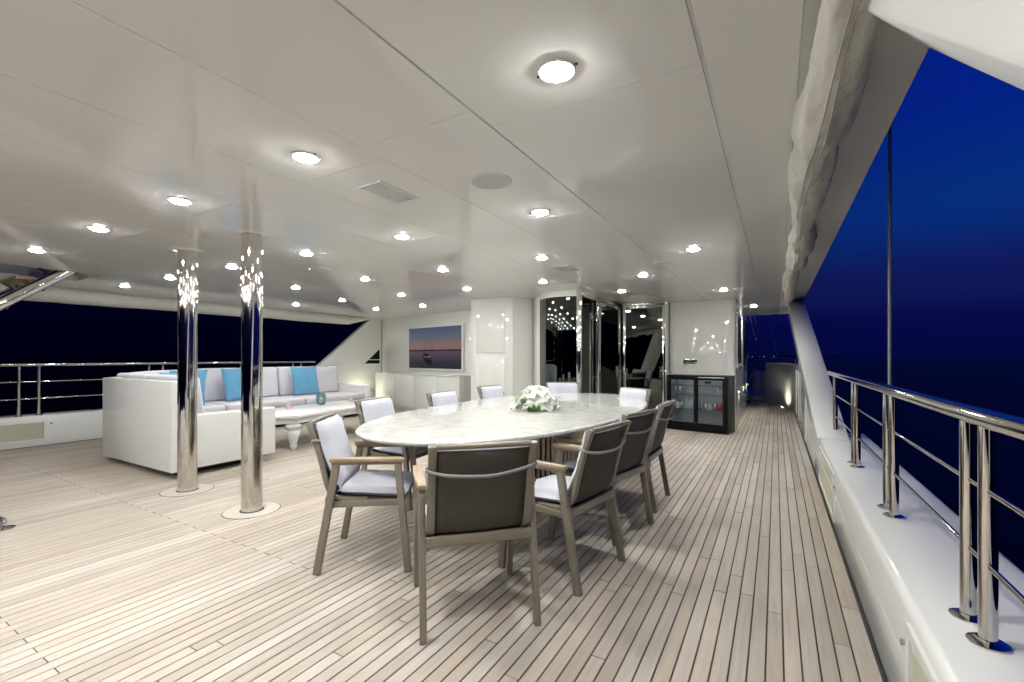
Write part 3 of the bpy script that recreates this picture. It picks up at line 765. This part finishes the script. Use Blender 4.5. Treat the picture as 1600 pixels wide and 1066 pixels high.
for k, (x, mm_) in enumerate([(-.42, 'can_silver'), (-.345, 'can_white'), (-.27, 'can_silver'), (.06, 'can_silver'), (.13, 'can_silver'), (.20, 'can_white'), (.27, 'can_silver'), (.34, 'can_red'), (.41, 'can_silver')]):
    p = fm @ Vector((x, .13, .367))
    t = thing('drinks_can', CANL[mm_], 'can', p, 0, 'cans on the fridge shelf')
    MB().lathe([(.026, 0), (.032, .006), (.032, .098), (.026, .110)], n=16).build('can_body', mm_, t, smooth=40)
    MB().lathe([(.026, .1105), (.026, .113), (.022, .112)], n=16).build('can_lid', 'can_silver', t, smooth=40)
for x, y, mm_, lab, r, hh in [(-.19, .12, 'bottle_clear', 'clear water bottle standing beside the cans in the fridge', .034, .21), (-.115, .14, 'bottle_clear', 'clear water bottle beside the blue bottle in the fridge', .033, .18), (-.045, .12, 'bottle_blue', 'blue bottle on the middle shelf of the fridge', .034, .16)]:
    p = fm @ Vector((x, y, .367)); t = thing('water_bottle', lab, 'bottle', p)
    MB().lathe([(r*.9, 0), (r, .01), (r, hh*.65), (r*.4, hh*.88), (r*.4, hh*.93)], n=16).build('bottle_body', mm_, t, smooth=50)
    MB().lathe([(r*.45, hh*.931), (r*.45, hh)], n=12).build('cap', 'can_white', t, smooth=40)
for x in (-.42, -.33, .30, .38, .43):
    p = fm @ Vector((x, .2, .607)); t = thing('wine_glass', 'small clear glass standing on the upper shelf of the fridge', 'glass', p, 0, 'glasses on the fridge shelf')
    MB().lathe([(.028, 0), (.004, .006), (.004, .05), (.03, .08), (.028, .125)], n=14).build('goblet', 'bottle_clear', t, smooth=60)

# ================================================================== SOFA
so = thing('corner_sofa', 'large white corner sofa with pale grey cushions', 'sofa', (-7, 4, 0))
outer = [(-5.27, 2.25), (-6.95, 2.25), (-7.03, 2.285), (-8.58, 3.62), (-8.72, 4.0), (-8.77, 6.96)]
MB().ribbon(outer, .13, .075, 1.0, -1).build('back_shell', 'sofa_white', so, world=True, bevel=.018, seg=3)
MB().box((-5.40, 2.39, .075), (-5.275, 3.36, .645)).build('arm', 'sofa_white', so, world=True, bevel=.022, seg=3)
MB().box((-8.63, 6.80, .075), (-7.55, 6.96, .645)).build('arm', 'sofa_white', so, world=True, bevel=.022, seg=3)
seat = [(-5.41, 2.385), (-6.9, 2.385), (-7.5, 2.52), (-8.1, 2.95), (-8.48, 3.55), (-8.62, 4.2), (-8.62, 6.79), (-7.56, 6.79), (-7.56, 3.9), (-7.3, 3.42), (-5.41, 3.33)]
MB().prism(seat[::-1], .10, .36).build('seat_base', 'sofa_white', so, world=True, bevel=.01)
plin = MB()
for a, b in [((-6.9, 2.38), (-5.45, 3.2)), ((-8.5, 3.9), (-7.7, 6.8))]: plin.box((a[0], a[1], .002), (b[0], b[1], .0995))
plin.build('plinth', 'black_matt', so, world=True)
for x, y in [(-5.4, 2.42), (-5.45, 3.25), (-7.66, 6.6), (-7.66, 5.2)]:
    MB().lathe([(.03, .001), (.032, .07)], (x, y, 0), 12).build('foot', 'dark_metal', so, world=True, smooth=40)
for a, b in [((-6.36, 2.46), (-5.43, 3.34)), ((-7.32, 2.5), (-6.38, 3.38)), ((-8.5, 4.02), (-7.54, 5.38)), ((-8.5, 5.40), (-7.54, 6.78))]:
    MB().box((a[0], a[1], .361), (b[0], b[1], .49)).build('seat_cushion', 'sofa_fabric', so, world=True, bevel=.035, seg=3)
MB().prism([(-7.34, 2.62), (-7.34, 3.40), (-7.58, 3.98), (-8.46, 3.98), (-8.40, 3.5), (-8.0, 3.02)][::-1], .361, .487).build('seat_cushion', 'sofa_fabric', so, world=True, bevel=.03, seg=3)
def cushion_back(p, q, z0, z1, th, lean):   # plan line p-q (front side to the left)
    p = Vector(p); q = Vector(q); d = (q-p).normalized(); n = Vector((-d.y, d.x))
    lo = [p, q, q+n*th, p+n*th]; hi = [v-n*lean for v in (p, q, q+n*th, p+n*th)]
    MB().hexa([(v.x, v.y, z0) for v in lo], [(v.x, v.y, z1) for v in hi]).build('back_cushion', 'sofa_fabric', so, world=True, bevel=.04, seg=3)
for a, b in [((-6.36, 2.50), (-5.42, 2.50)), ((-7.30, 2.56), (-6.38, 2.50))]: cushion_back(a, b, .492, 1.045, .16, .07)
for a, b in [((-8.0, 3.12), (-7.34, 2.66)), ((-8.47, 3.85), (-8.06, 3.18))]: cushion_back(a, b, .492, 1.045, .16, .05)
for y0, y1 in ((4.0, 4.68), (4.70, 5.38), (5.40, 6.08), (6.10, 6.77)):
    cushion_back((-8.49, y1), (-8.49, y0), .492, 1.055, .17, .08)
def pillow(x, y, z, rz, tilt, lab, s=.58, th=.13):
    t = thing('throw_pillow', lab, 'pillow', (x, y, z), rz)
    n = 18; vs = []; fs = []
    for side in (1, -1):
        for i in range(n+1):
            for j in range(n+1):
                u = -1+2*i/n; w = -1+2*j/n
                e = (max(0, 1-abs(u)**2.6)*max(0, 1-abs(w)**2.6))**.45
                pin = 1-.055*(1-abs(u*w))*0 - .05*((abs(u)**4)*(1-w*w)+(abs(w)**4)*(1-u*u))
                wr = .010*noise.noise(Vector((u*3, w*5, side*3+x)))+.006*noise.noise(Vector((u*9, w*14, x)))
                vs.append((u*s/2*pin, side*(th/2*e)+wr*e, w*s/2*pin))
    N = (n+1)**2
    for sd in range(2):
        for i in range(n):
            for j in range(n):
                a = sd*N+i*(n+1)+j; fs.append((a, a+1, a+n+2, a+n+1))
    bm_v = [Matrix.Rotation(tilt, 3, 'X') @ Vector(v) + Vector((0, 0, s/2*math.cos(tilt)+.004)) for v in vs]
    b = MB().add(bm_v, fs); me = bpy.data.meshes.new('pillow_cover'); me.from_pydata([tuple(v) for v in b.v], [], b.f)
    bm = bmesh.new(); bm.from_mesh(me); bmesh.ops.remove_doubles(bm, verts=bm.verts, dist=.0006); bmesh.ops.recalc_face_normals(bm, faces=bm.faces); bm.to_mesh(me); bm.free()
    link('pillow_cover', me, 'blue_fabric', t, 80)
pillow(-8.13, 5.80, .492, R(-90), R(14), 'bright blue pillow by the forward arm of the white sofa')
pillow(-8.10, 4.50, .492, R(-86), R(15), 'bright blue pillow in the middle of the port sofa back')
pillow(-6.75, 2.86, .492, R(-165), R(18), 'bright blue pillow leaning on the aft sofa back')
pillow(-7.92, 3.55, .492, R(-128), R(17), 'bright blue pillow tucked into the sofa corner')

# ------------------------------------------------------------------ coffee table with vase and tea lights
ct = thing('coffee_table', 'long white coffee table with chamfered corners and turned legs', 'coffee table', (-6.12, 4.6, 0), R(9))
a, b, ch = .50, 1.10, .22
poly = [(-a, -b+ch), (-a+ch, -b), (a-ch, -b), (a, -b+ch), (a, b-ch), (a-ch, b), (-a+ch, b), (-a, b-ch)]
MB().prism(poly, .435, .478).build('top', 'sofa_white', ct, bevel=.008)
MB().prism([(x*.93, y*.965) for x, y in poly], .36, .434).build('apron', 'sofa_white', ct, bevel=.005)
for sx in (-1, 1):
    for sy in (-1, 1):
        lp_ = [(r_*1.28, z_) for r_, z_ in [(.022, .001), (.026, .02), (.034, .03), (.040, .055), (.034, .075), (.036, .085), (.055, .17), (.072, .235), (.062, .262), (.052, .272), (.07, .285), (.085, .305), (.085, .325), (.065, .345), (.065, .359)]]
        MB().lathe(lp_, (sx*.36, sy*.83, 0), 24).build('leg', 'sofa_white', ct, smooth=45)
cm = mtx(ct)
v = thing('candle_vase', 'teal glass candle vase with a starfish on the coffee table', 'vase', (-6.36, 4.82, .4785))
MB().lathe([(.045, 0), (.066, .015), (.074, .06), (.074, .13), (.066, .17), (.055, .185), (.050, .183), (.058, .165), (.066, .06), (.04, .02)], n=28).build('glass_body', 'vase_glass', v, smooth=50)
sf = MB(); dirn = Vector((6.36, -4.82, 0)).normalized(); rt = Vector((-dirn.y, dirn.x, 0))
pts = []
for k in range(10):
    r = .048 if k % 2 == 0 else .014; t_ = PI/2+k*PI/5; pts.append(dirn*.079+rt*(r*math.cos(t_))+Vector((0, 0, .105+r*math.sin(t_))))
sf.add([tuple(p) for p in pts]+[tuple(dirn*.092+Vector((0, 0, .105)))], [(k, (k+1) % 10, 10) for k in range(10)]); sf.add([tuple(p-dirn*.012) for p in pts], [tuple(range(10))])
sf.build('starfish', 'starfish', v)
MB().tube(smoothpath([tuple(dirn*.078+rt*x+Vector((0, 0, z))) for x, z in ((-.045, .02), (-.02, .03), (.01, .05), (-.01, .065), (-.03, .05))], 4), .003, 6).build('twine', 'starfish', v, smooth=60)
for x, y, lab in [(-6.30, 4.20, 'small pink glass tea light beside the sofa arm end of the coffee table'), (-6.36, 5.42, 'small pink glass tea light beyond the teal vase')]:
    t = thing('tea_light', lab, 'tea light', (x, y, .4785))
    MB().lathe([(.032, 0), (.040, .01), (.045, .07), (.041, .07), (.036, .014)], n=20).build('glass_cup', 'pink_glass', t, smooth=50)
    MB().lathe([(.028, .016), (.028, .034)], n=16).build('candle', 'can_white', t, smooth=40)

# ================================================================== DINING TABLE
TX, TY = -2.07, 4.02
dt_ = thing('dining_table', 'large oval dining table with speckled white granite top', 'table', (TX, TY, 0))
def sup(a, b, n, k=96):
    out = []
    for i in range(k):
        t = 2*PI*i/k; c, s_ = math.cos(t), math.sin(t)
        out.append((a*math.copysign(abs(c)**(2/n), c), b*math.copysign(abs(s_)**(2/n), s_)))
    return out
P0 = sup(.965, 2.02, 2.2)
rings = [(.955, .715), (.985, .718), (.998, .728), (1.0, .738), (.995, .746), (.988, .7495), (.975, .75)]
vs = []; fs = []; K = len(P0)
for f, z in rings: vs += [(x*(1-(1-f)*.97/max(.5, math.hypot(x, y))), y*(1-(1-f)*.97/max(.5, math.hypot(x, y))), z) for x, y in P0]
for i in range(len(rings)-1):
    for k in range(K): fs.append((i*K+k, i*K+(k+1) % K, (i+1)*K+(k+1) % K, (i+1)*K+k))
fs += [tuple(range(K-1, -1, -1)), tuple(range((len(rings)-1)*K, len(rings)*K))]
MB().add(vs, fs).build('granite_top', 'granite', dt_, smooth=35)
rb = MB()   # fluted drum
nr = 84
for k in range(nr):
    t0 = 2*PI*k/nr
    for_ = []
    for dtt in (-.34, -.2, 0, .2, .34):
        t = t0+dtt*2*PI/nr; w = 1+.035*math.cos(dtt*PI*1.4); for_.append((.40*w*math.cos(t), 1.02*w*math.sin(t)))
    n0 = [(x*.97, y*.97) for x, y in (for_[-1], for_[0])]
    rb.prism(for_+n0, .12, .70)
mat('drum_slat', (.60, .53, .40), .3, metal=.35)
rb.build('fluted_drum', 'drum_slat', dt_, smooth=40)
MB().prism(sup(.385, .99, 2, 64), .11, .705).build('drum_core', 'dark_metal', dt_, smooth=40)
MB().prism(sup(.50, 1.15, 2, 64), .0015, .09).build('plinth', 'teak_arm', dt_, bevel=.01)
MB().prism(sup(.46, 1.10, 2, 64), .0905, .109).build('plinth_trim', 'chrome', dt_, smooth=40)
MB().prism(sup(.75, 1.75, 2.2, 64), .7055, .7145).build('under_frame', 'dark_metal', dt_, smooth=40)

# flowers lying on the table
fl = thing('flower_arrangement', 'low bouquet of white lilies with green leaves on the dining table', 'flowers', (-1.95, 3.80, .7505))
def petal_set(c, axis, size, rnd):
    ax = Vector(axis).normalized(); u = ax.orthogonal().normalized(); w = ax.cross(u)
    b = MB(); ph = rnd.random()*6.28
    for k in range(6):
        t = ph+k*PI/3; d = u*math.cos(t)+w*math.sin(t); sd = ax.cross(d)
        L = size*(1 if k % 2 else .9)*rnd.uniform(.88, 1.1); wd_ = L*(.40 if k % 2 else .30)
        prof = [(0.02, .05, .3), (.25, .24, .75), (.5, .36, 1.0), (.75, .38, .78), (.92, .30, .40), (1.06, .16, .02)]
        vs = []
        for s_, hgt, ww in prof:
            m_ = Vector(c)+d*(L*s_)+ax*(L*hgt*rnd.uniform(.92, 1.05)); e = sd*(wd_*ww)
            vs += [m_-e+ax*(L*.05), m_, m_+e+ax*(L*.05)]
        fs = []
        for i in range(5):
            for j in range(2): a_ = i*3+j; fs.append((a_, a_+1, a_+4, a_+3))
        b.add(vs, fs)
    return b
rnd = random.Random(5)
cr_ = Vector((.8653, .5014, 0)); cf_ = Vector((-.5014, .8653, 0))
def floc(a_, h, dpt): return cr_*a_+cf_*dpt+Vector((0, 0, h))
NF = 17
for k in range(NF):
    el = math.asin(min(1, .10+.90*(k+.5)/NF)); ag = k*2.39996+.4
    c = cr_*(.135*math.cos(el)*math.cos(ag)+.02)+cf_*(.11*math.cos(el)*math.sin(ag))+Vector((0, 0, .035+.135*math.sin(el)))
    axis = (c-Vector((cr_.x*.02, cr_.y*.02, .02))).normalized()+Vector((rnd.uniform(-.25, .25), rnd.uniform(-.25, .25), rnd.uniform(-.1, .2)))
    f_ = petal_set(c, axis, rnd.uniform(.088, .112), rnd).build('lily', 'petal', fl, smooth=70)
    ax_ = Vector(axis).normalized(); u_ = ax_.orthogonal().normalized(); w_ = ax_.cross(u_); sb = MB()
    for j in range(5):
        t_ = j*2*PI/5; d_ = ax_+(u_*math.cos(t_)+w_*math.sin(t_))*.35
        sb.tube([c, c+d_*.035, c+d_*.05], [.0015, .0015, .003], 5)
    sb.build('stamens', 'stamen', f_)
for k in range(3):   # lower flowers at one end
    petal_set(floc(-.16+.03*k, .05+.02*rnd.random(), -.08+.04*k), (-.4, -.5, .6), .09, rnd).build('lily', 'petal', fl, smooth=70)
for k in range(30):
    ag = rnd.uniform(0, 2*PI); st_ = floc(.09*math.cos(ag), rnd.uniform(.02, .13), .08*math.sin(ag))
    d = (cr_*math.cos(ag)*1.3+cf_*math.sin(ag)+Vector((0, 0, rnd.uniform(-.15, .5)))).normalized()
    if k < 9: d = (-cr_*1.0+cf_*rnd.uniform(-.6, .25)+Vector((0, 0, rnd.uniform(-.08, .1)))).normalized(); st_ = floc(-.10, .03, -.04)
    L = rnd.uniform(.10, .17); sd = d.cross(Vector((0, 0, 1))).normalized(); vs = []
    for s_, ww, dr in ((0, .15, 0), (.3, .85, .04), (.6, 1, .03), (.85, .5, -.05), (1, .03, -.14)):
        m_ = st_+d*(L*s_)+Vector((0, 0, L*dr)); m_.z = max(.004, m_.z); e = sd*(.016*ww*L/.13)
        vs += [m_-e+Vector((0, 0, .004)), m_, m_+e+Vector((0, 0, .004))]
    fs = []
    for i in range(4):
        for j in range(2): a_ = i*3+j; fs.append((a_, a_+1, a_+4, a_+3))
    MB().add(vs, fs).build('leaf', 'leaf_pale' if k % 2 else 'leaf', fl, smooth=70)
MB().lathe([(.07, .001), (.08, .01), (.07, .03), (.03, .05)], n=20).build('foliage_base', 'leaf_pale', fl, smooth=50)

# ================================================================== DINING CHAIRS
def make_chair():
    t = thing('dining_chair', 'x', 'chair', (0, 0, 0), 0, 'dining chairs round the oval table')
    for s in (-1, 1):
        X = s*.262
        MB().bar((X, .245, .001), (X, .185, .628), .030, .040, up=(0, 1, 0)).build('leg', 'taupe_metal', t, bevel=.004)
        MB().bar((X, -.275, .001), (X, -.165, .628), .030, .042, up=(0, 1, 0)).build('leg', 'taupe_metal', t, bevel=.004)
        ar = MB().box((X-.0155, -.19, .6285), (X+.0155, .21, .646)).build('arm_rail', 'taupe_metal', t, bevel=.003)
        pts = [(-.20, .020), (-.10, .026), (.08, .029), (.20, .025), (.222, .018)]
        pad = MB(); vs = []
        for y, w in pts: vs += [(X-w, y, .6465), (X+w, y, .6465), (X+w*.9, y, .668-.006*(y > .2)), (X-w*.9, y, .668-.006*(y > .2))]
        fs = [(0, 1, 2, 3), (19, 18, 17, 16)]
        for i in range(4):
            for k in range(4): a_ = i*4; fs.append((a_+k, a_+4+k, a_+4+(k+1) % 4, a_+(k+1) % 4))
        pad.add(vs, fs).build('arm_pad', 'teak_arm', t, bevel=.004)
        MB().bar((s*.246, .205, .405), (s*.246, -.225, .395), .022, .034).build('side_rail', 'taupe_metal', t, bevel=.003)
    MB().bar((-.247, -.222, .415), (.247, -.222, .415), .024, .046).build('rear_rail', 'taupe_metal', t, bevel=.003)
    MB().bar((-.247, .20, .405), (.247, .20, .405), .024, .034).build('front_rail', 'taupe_metal', t, bevel=.003)
    back = smoothpath([(0, .0, .418), (0, -.12, .424), (0, -.19, .445), (0, -.225, .50), (0, -.25, .60), (0, -.285, .73), (0, -.335, .868)], 4)
    for s in (-1, 1):
        b = MB(); X = s*.226
        pts = [(X, p.y, p.z) for p in back]
        vs = []; fs = []
        for i, p in enumerate(pts):
            d = (Vector(pts[min(i+1, len(pts)-1)])-Vector(pts[max(i-1, 0)])).normalized(); nn = Vector((1, 0, 0)).cross(d).normalized()
            for ax, an in ((-.018, -.012), (.018, -.012), (.018, .012), (-.018, .012)): vs.append(Vector(p)+Vector((ax, 0, 0))+nn*an)
        n = len(pts)
        for i in range(n-1):
            for k in range(4): fs.append((i*4+k, i*4+4+k, i*4+4+(k+1) % 4, i*4+(k+1) % 4))
        fs += [(0, 1, 2, 3), (4*n-1, 4*n-2, 4*n-3, 4*n-4)]
        b.add(vs, fs).build('back_tube', 'taupe_metal', t, bevel=.003, smooth=40)
    MB().tube(smoothpath([(-.21, -.331, .862), (-.1, -.340, .863), (.1, -.340, .863), (.21, -.331, .862)], 5), .013, 12).build('top_rail', 'taupe_metal', t, smooth=50)
    # sling
    vs = []; fs = []; nx = 8; sel = back[4:-1]
    for i, p in enumerate(sel):
        for j in range(nx+1):
            u = -1+2*j/nx; bow = -.018*(1-u*u)
            vs.append((u*.209, p.y+bow, p.z))
    for i in range(len(sel)-1):
        for j in range(nx): a_ = i*(nx+1)+j; fs.append((a_, a_+1, a_+nx+2, a_+nx+1))
    me = bpy.data.meshes.new('back_sling'); me.from_pydata(vs, [], fs)
    o = link('back_sling', me, 'sling', t, 60); sm = o.modifiers.new('thickness', 'SOLIDIFY'); sm.thickness = .005; sm.offset = 0
    MB().box((-.235, -.20, .405), (.235, .19, .422)).build('seat_sling', 'sling', t, bevel=.004)
    # cushions
    def pad(name, W0, L0, T0, fn, puff=.5):
        n = 14; vs = []; fs = []
        for sd in (1, -1):
            for i in range(n+1):
                for j in range(n+1):
                    u = -1+2*i/n; w = -1+2*j/n
                    e = (max(0, 1-abs(u)**7)*max(0, 1-abs(w)**7))**.4
                    vs.append(fn(u*W0/2, w*L0/2, sd*T0/2*(.35*e+.65*e*(1-.18*(u*u+w*w)*puff))+.004*noise.noise(Vector((u*3, w*3, sd)))*e))
        N = (n+1)**2
        for sd in range(2):
            for i in range(n):
                for j in range(n): a_ = sd*N+i*(n+1)+j; fs.append((a_, a_+1, a_+n+2, a_+n+1))
        me = bpy.data.meshes.new(name); me.from_pydata([tuple(v) for v in vs], [], fs)
        bm = bmesh.new(); bm.from_mesh(me); bmesh.ops.remove_doubles(bm, verts=bm.verts, dist=.0005); bmesh.ops.recalc_face_normals(bm, faces=bm.faces); bm.to_mesh(me); bm.free()
        return link(name, me, 'chair_fabric', t, 75)
    pad('seat_cushion', .455, .40, .065, lambda u, w, h: (u, w+.025, .455+h-.012*w/.2))
    def bk(u, w, h):
        f = (w+.215)/.43; y = -.158-.135*f-.02*math.sin(f*PI); z = .478+.387*f
        return (u, y+h*.96, z+h*.30)
    pad('back_cushion', .43, .43, .062, bk)
    # tie strap round the back
    y0 = -.292; z0 = .755
    lp = smoothpath([(-.236, -.262, z0+.006), (-.2475, -.28, z0+.010), (-.2475, -.308, z0), (-.15, -.338, z0-.018), (.02, -.347, z0-.026), (.15, -.338, z0-.010), (.2475, -.308, z0+.008), (.2475, -.28, z0+.012), (.236, -.262, z0+.006)], 5)
    b = MB(); vs = []; fs = []
    for i, p in enumerate(lp): vs += [(p.x, p.y, p.z-.0075), (p.x, p.y, p.z+.0075)]
    for i in range(len(lp)-1): fs.append((2*i, 2*i+2, 2*i+3, 2*i+1))
    me = bpy.data.meshes.new('tie_strap'); me.from_pydata(vs, [], fs); o = link('tie_strap', me, 'strap_fabric', t, 60)
    sm = o.modifiers.new('thickness', 'SOLIDIFY'); sm.thickness = .003
    return t
proto = make_chair()
chairs = [(-1.343, 1.907, 45, 'taupe armchair turned at an angle to the aft table end, railing side'),
          (-2.20, 2.07, -56, 'taupe armchair with grey cushion at the aft end of the table, facing the railing'),
          (-1.127, 2.534, 81.5, 'taupe armchair on the railing side of the table, third from the fridge'),
          (-1.13, 3.267, 78, 'taupe armchair in the middle of the row along the railing side of the table'),
          (-1.115, 3.995, 90, 'taupe armchair on the railing side of the table, closest to the fridge'),
          (-2.86, 3.02, -82, 'taupe armchair on the sofa side of the table, farthest from the glass doors'),
          (-2.84, 3.93, -90, 'taupe armchair on the sofa side of the table, in front of the television'),
          (-2.93, 5.0, -96, 'taupe armchair on the sofa side of the table, closest to the deckhouse'),
          (-2.60, 5.93, -155, 'taupe armchair at the forward table end, backed against the curved glass'),
          (-1.63, 5.22, 150, 'taupe armchair at the forward table end, facing away from the fridge')]
for k, (x, y, r, lab) in enumerate(chairs):
    o = proto if k == 0 else copy_tree(proto)
    o.location = (x, y, 0); o.rotation_euler = (0, 0, R(r)); o['label'] = lab

# ================================================================== RIGGING AND FOREDECK
t = thing('shroud', 'taut dark steel rigging wire rising outside the starboard rail', 'rigging', (.85, 5.02, .44))
MB().tube([(.85, 5.02, .44), (.86, 5.09, 9)], .0135, 10).build('wire', 'rope', t, world=True, smooth=60)
MB().tube([(.85, 5.02, .44), (.851, 5.026, .9)], .02, 12).build('turnbuckle', 'brushed', t, world=True, smooth=60)
fd = thing('foredeck_step', 'raised foredeck beyond the side passage, blue light painted into its colour', 'step', (-1.2, 16, 0))
MB().prism([(-.62, 14.92), (.0, 14.92), (-.2, 15.6), (-1.2, 18), (-4, 20), (-4, 14.92)], -.02, .16).build('riser', 'foredeck_bluelit', fd, world=True, bevel=.02)
for x, y, lab in [(-.50, 15.9, 'white ship fender standing on the foredeck by the deckhouse'), (-.26, 15.1, 'white ship fender standing beside the end of the bulwark')]:
    t = thing('fender', lab, 'fender', (x, y, .161))
    MB().lathe([(.03, 0), (.10, .03), (.13, .12), (.13, .56), (.10, .66), (.03, .70)], n=24).build('fender_body', 'fender', t, smooth=50)
    MB().tube([(0, 0, .69), (0, .02, .78)], .012, 8).build('eye', 'dark_metal', t, smooth=60)
t = thing('bow_rigging', 'pale rigging wires crossing over the foredeck', 'rigging', (-.6, 16.5, .16))
for a, b, r in [((-.75, 14.6, 2.9), (-.35, 16.5, .9), .012), ((-.85, 16, 2.0), (-.45, 16.4, 1.6), .010), ((-.5, 16.3, 1.62), (-.72, 16.6, .5), .014), ((-.66, 14.8, 2.9), (-.2, 16.5, .95), .009), ((-.2, 15.5, 2.7), (.05, 15.2, 1.1), .006)]:
    MB().tube([a, b], r, 8).build('wire', 'fender', t, world=True, smooth=60)
br = thing('bow_rail', 'slim steel rail topping the bow bulwark', 'railing', (0, 13.5, 1.1))
MB().tube(smoothpath([(.42, 10.8, 1.22), (.38, 12.5, 1.22), (.2, 13.8, 1.22), (-.25, 14.75, 1.22), (-.9, 16.2, 1.22)], 5), .012, 8).build('bow_handrail', 'chrome', br, world=True, smooth=60)
for x, y in [(.44, 10.85), (.44, 11.6), (.40, 12.3), (.24, 13.7), (-.22, 14.76)]: MB().tube([(x, y, 1.10), (x, y, 1.22)], .02, 8).build('bow_post', 'chrome', br, world=True, smooth=60)
for x, y, lab in [(.46, 10.1, 'short steel mooring bollard on the bulwark capping, farther pair member'), (.46, 9.7, 'short steel mooring bollard on the bulwark capping, close to the raked strut')]:
    t = thing('mooring_bollard', lab, 'bollard', (x, y, 1.1005)); MB().lathe([(.04, 0), (.03, .02), (.03, .13), (.042, .14), (.042, .16)], n=14).build('bollard_body', 'chrome', t, smooth=45)
co = thing('far_shore', 'low dark shore with pale lights on the horizon ahead', 'shore', (0, 9000, -3.6))
MB().slab_x([(0, 0), (300, 0), (150, 22)], -900, 900).build('shore_ridge', 'black_matt', co)
for k in range(9):
    x = -760+k*88+random.uniform(-40, 40)
    MB().box((x-7, -20, 8), (x+7, -6, 8+random.uniform(6, 10))).build('shore_light', 'far_light', co)
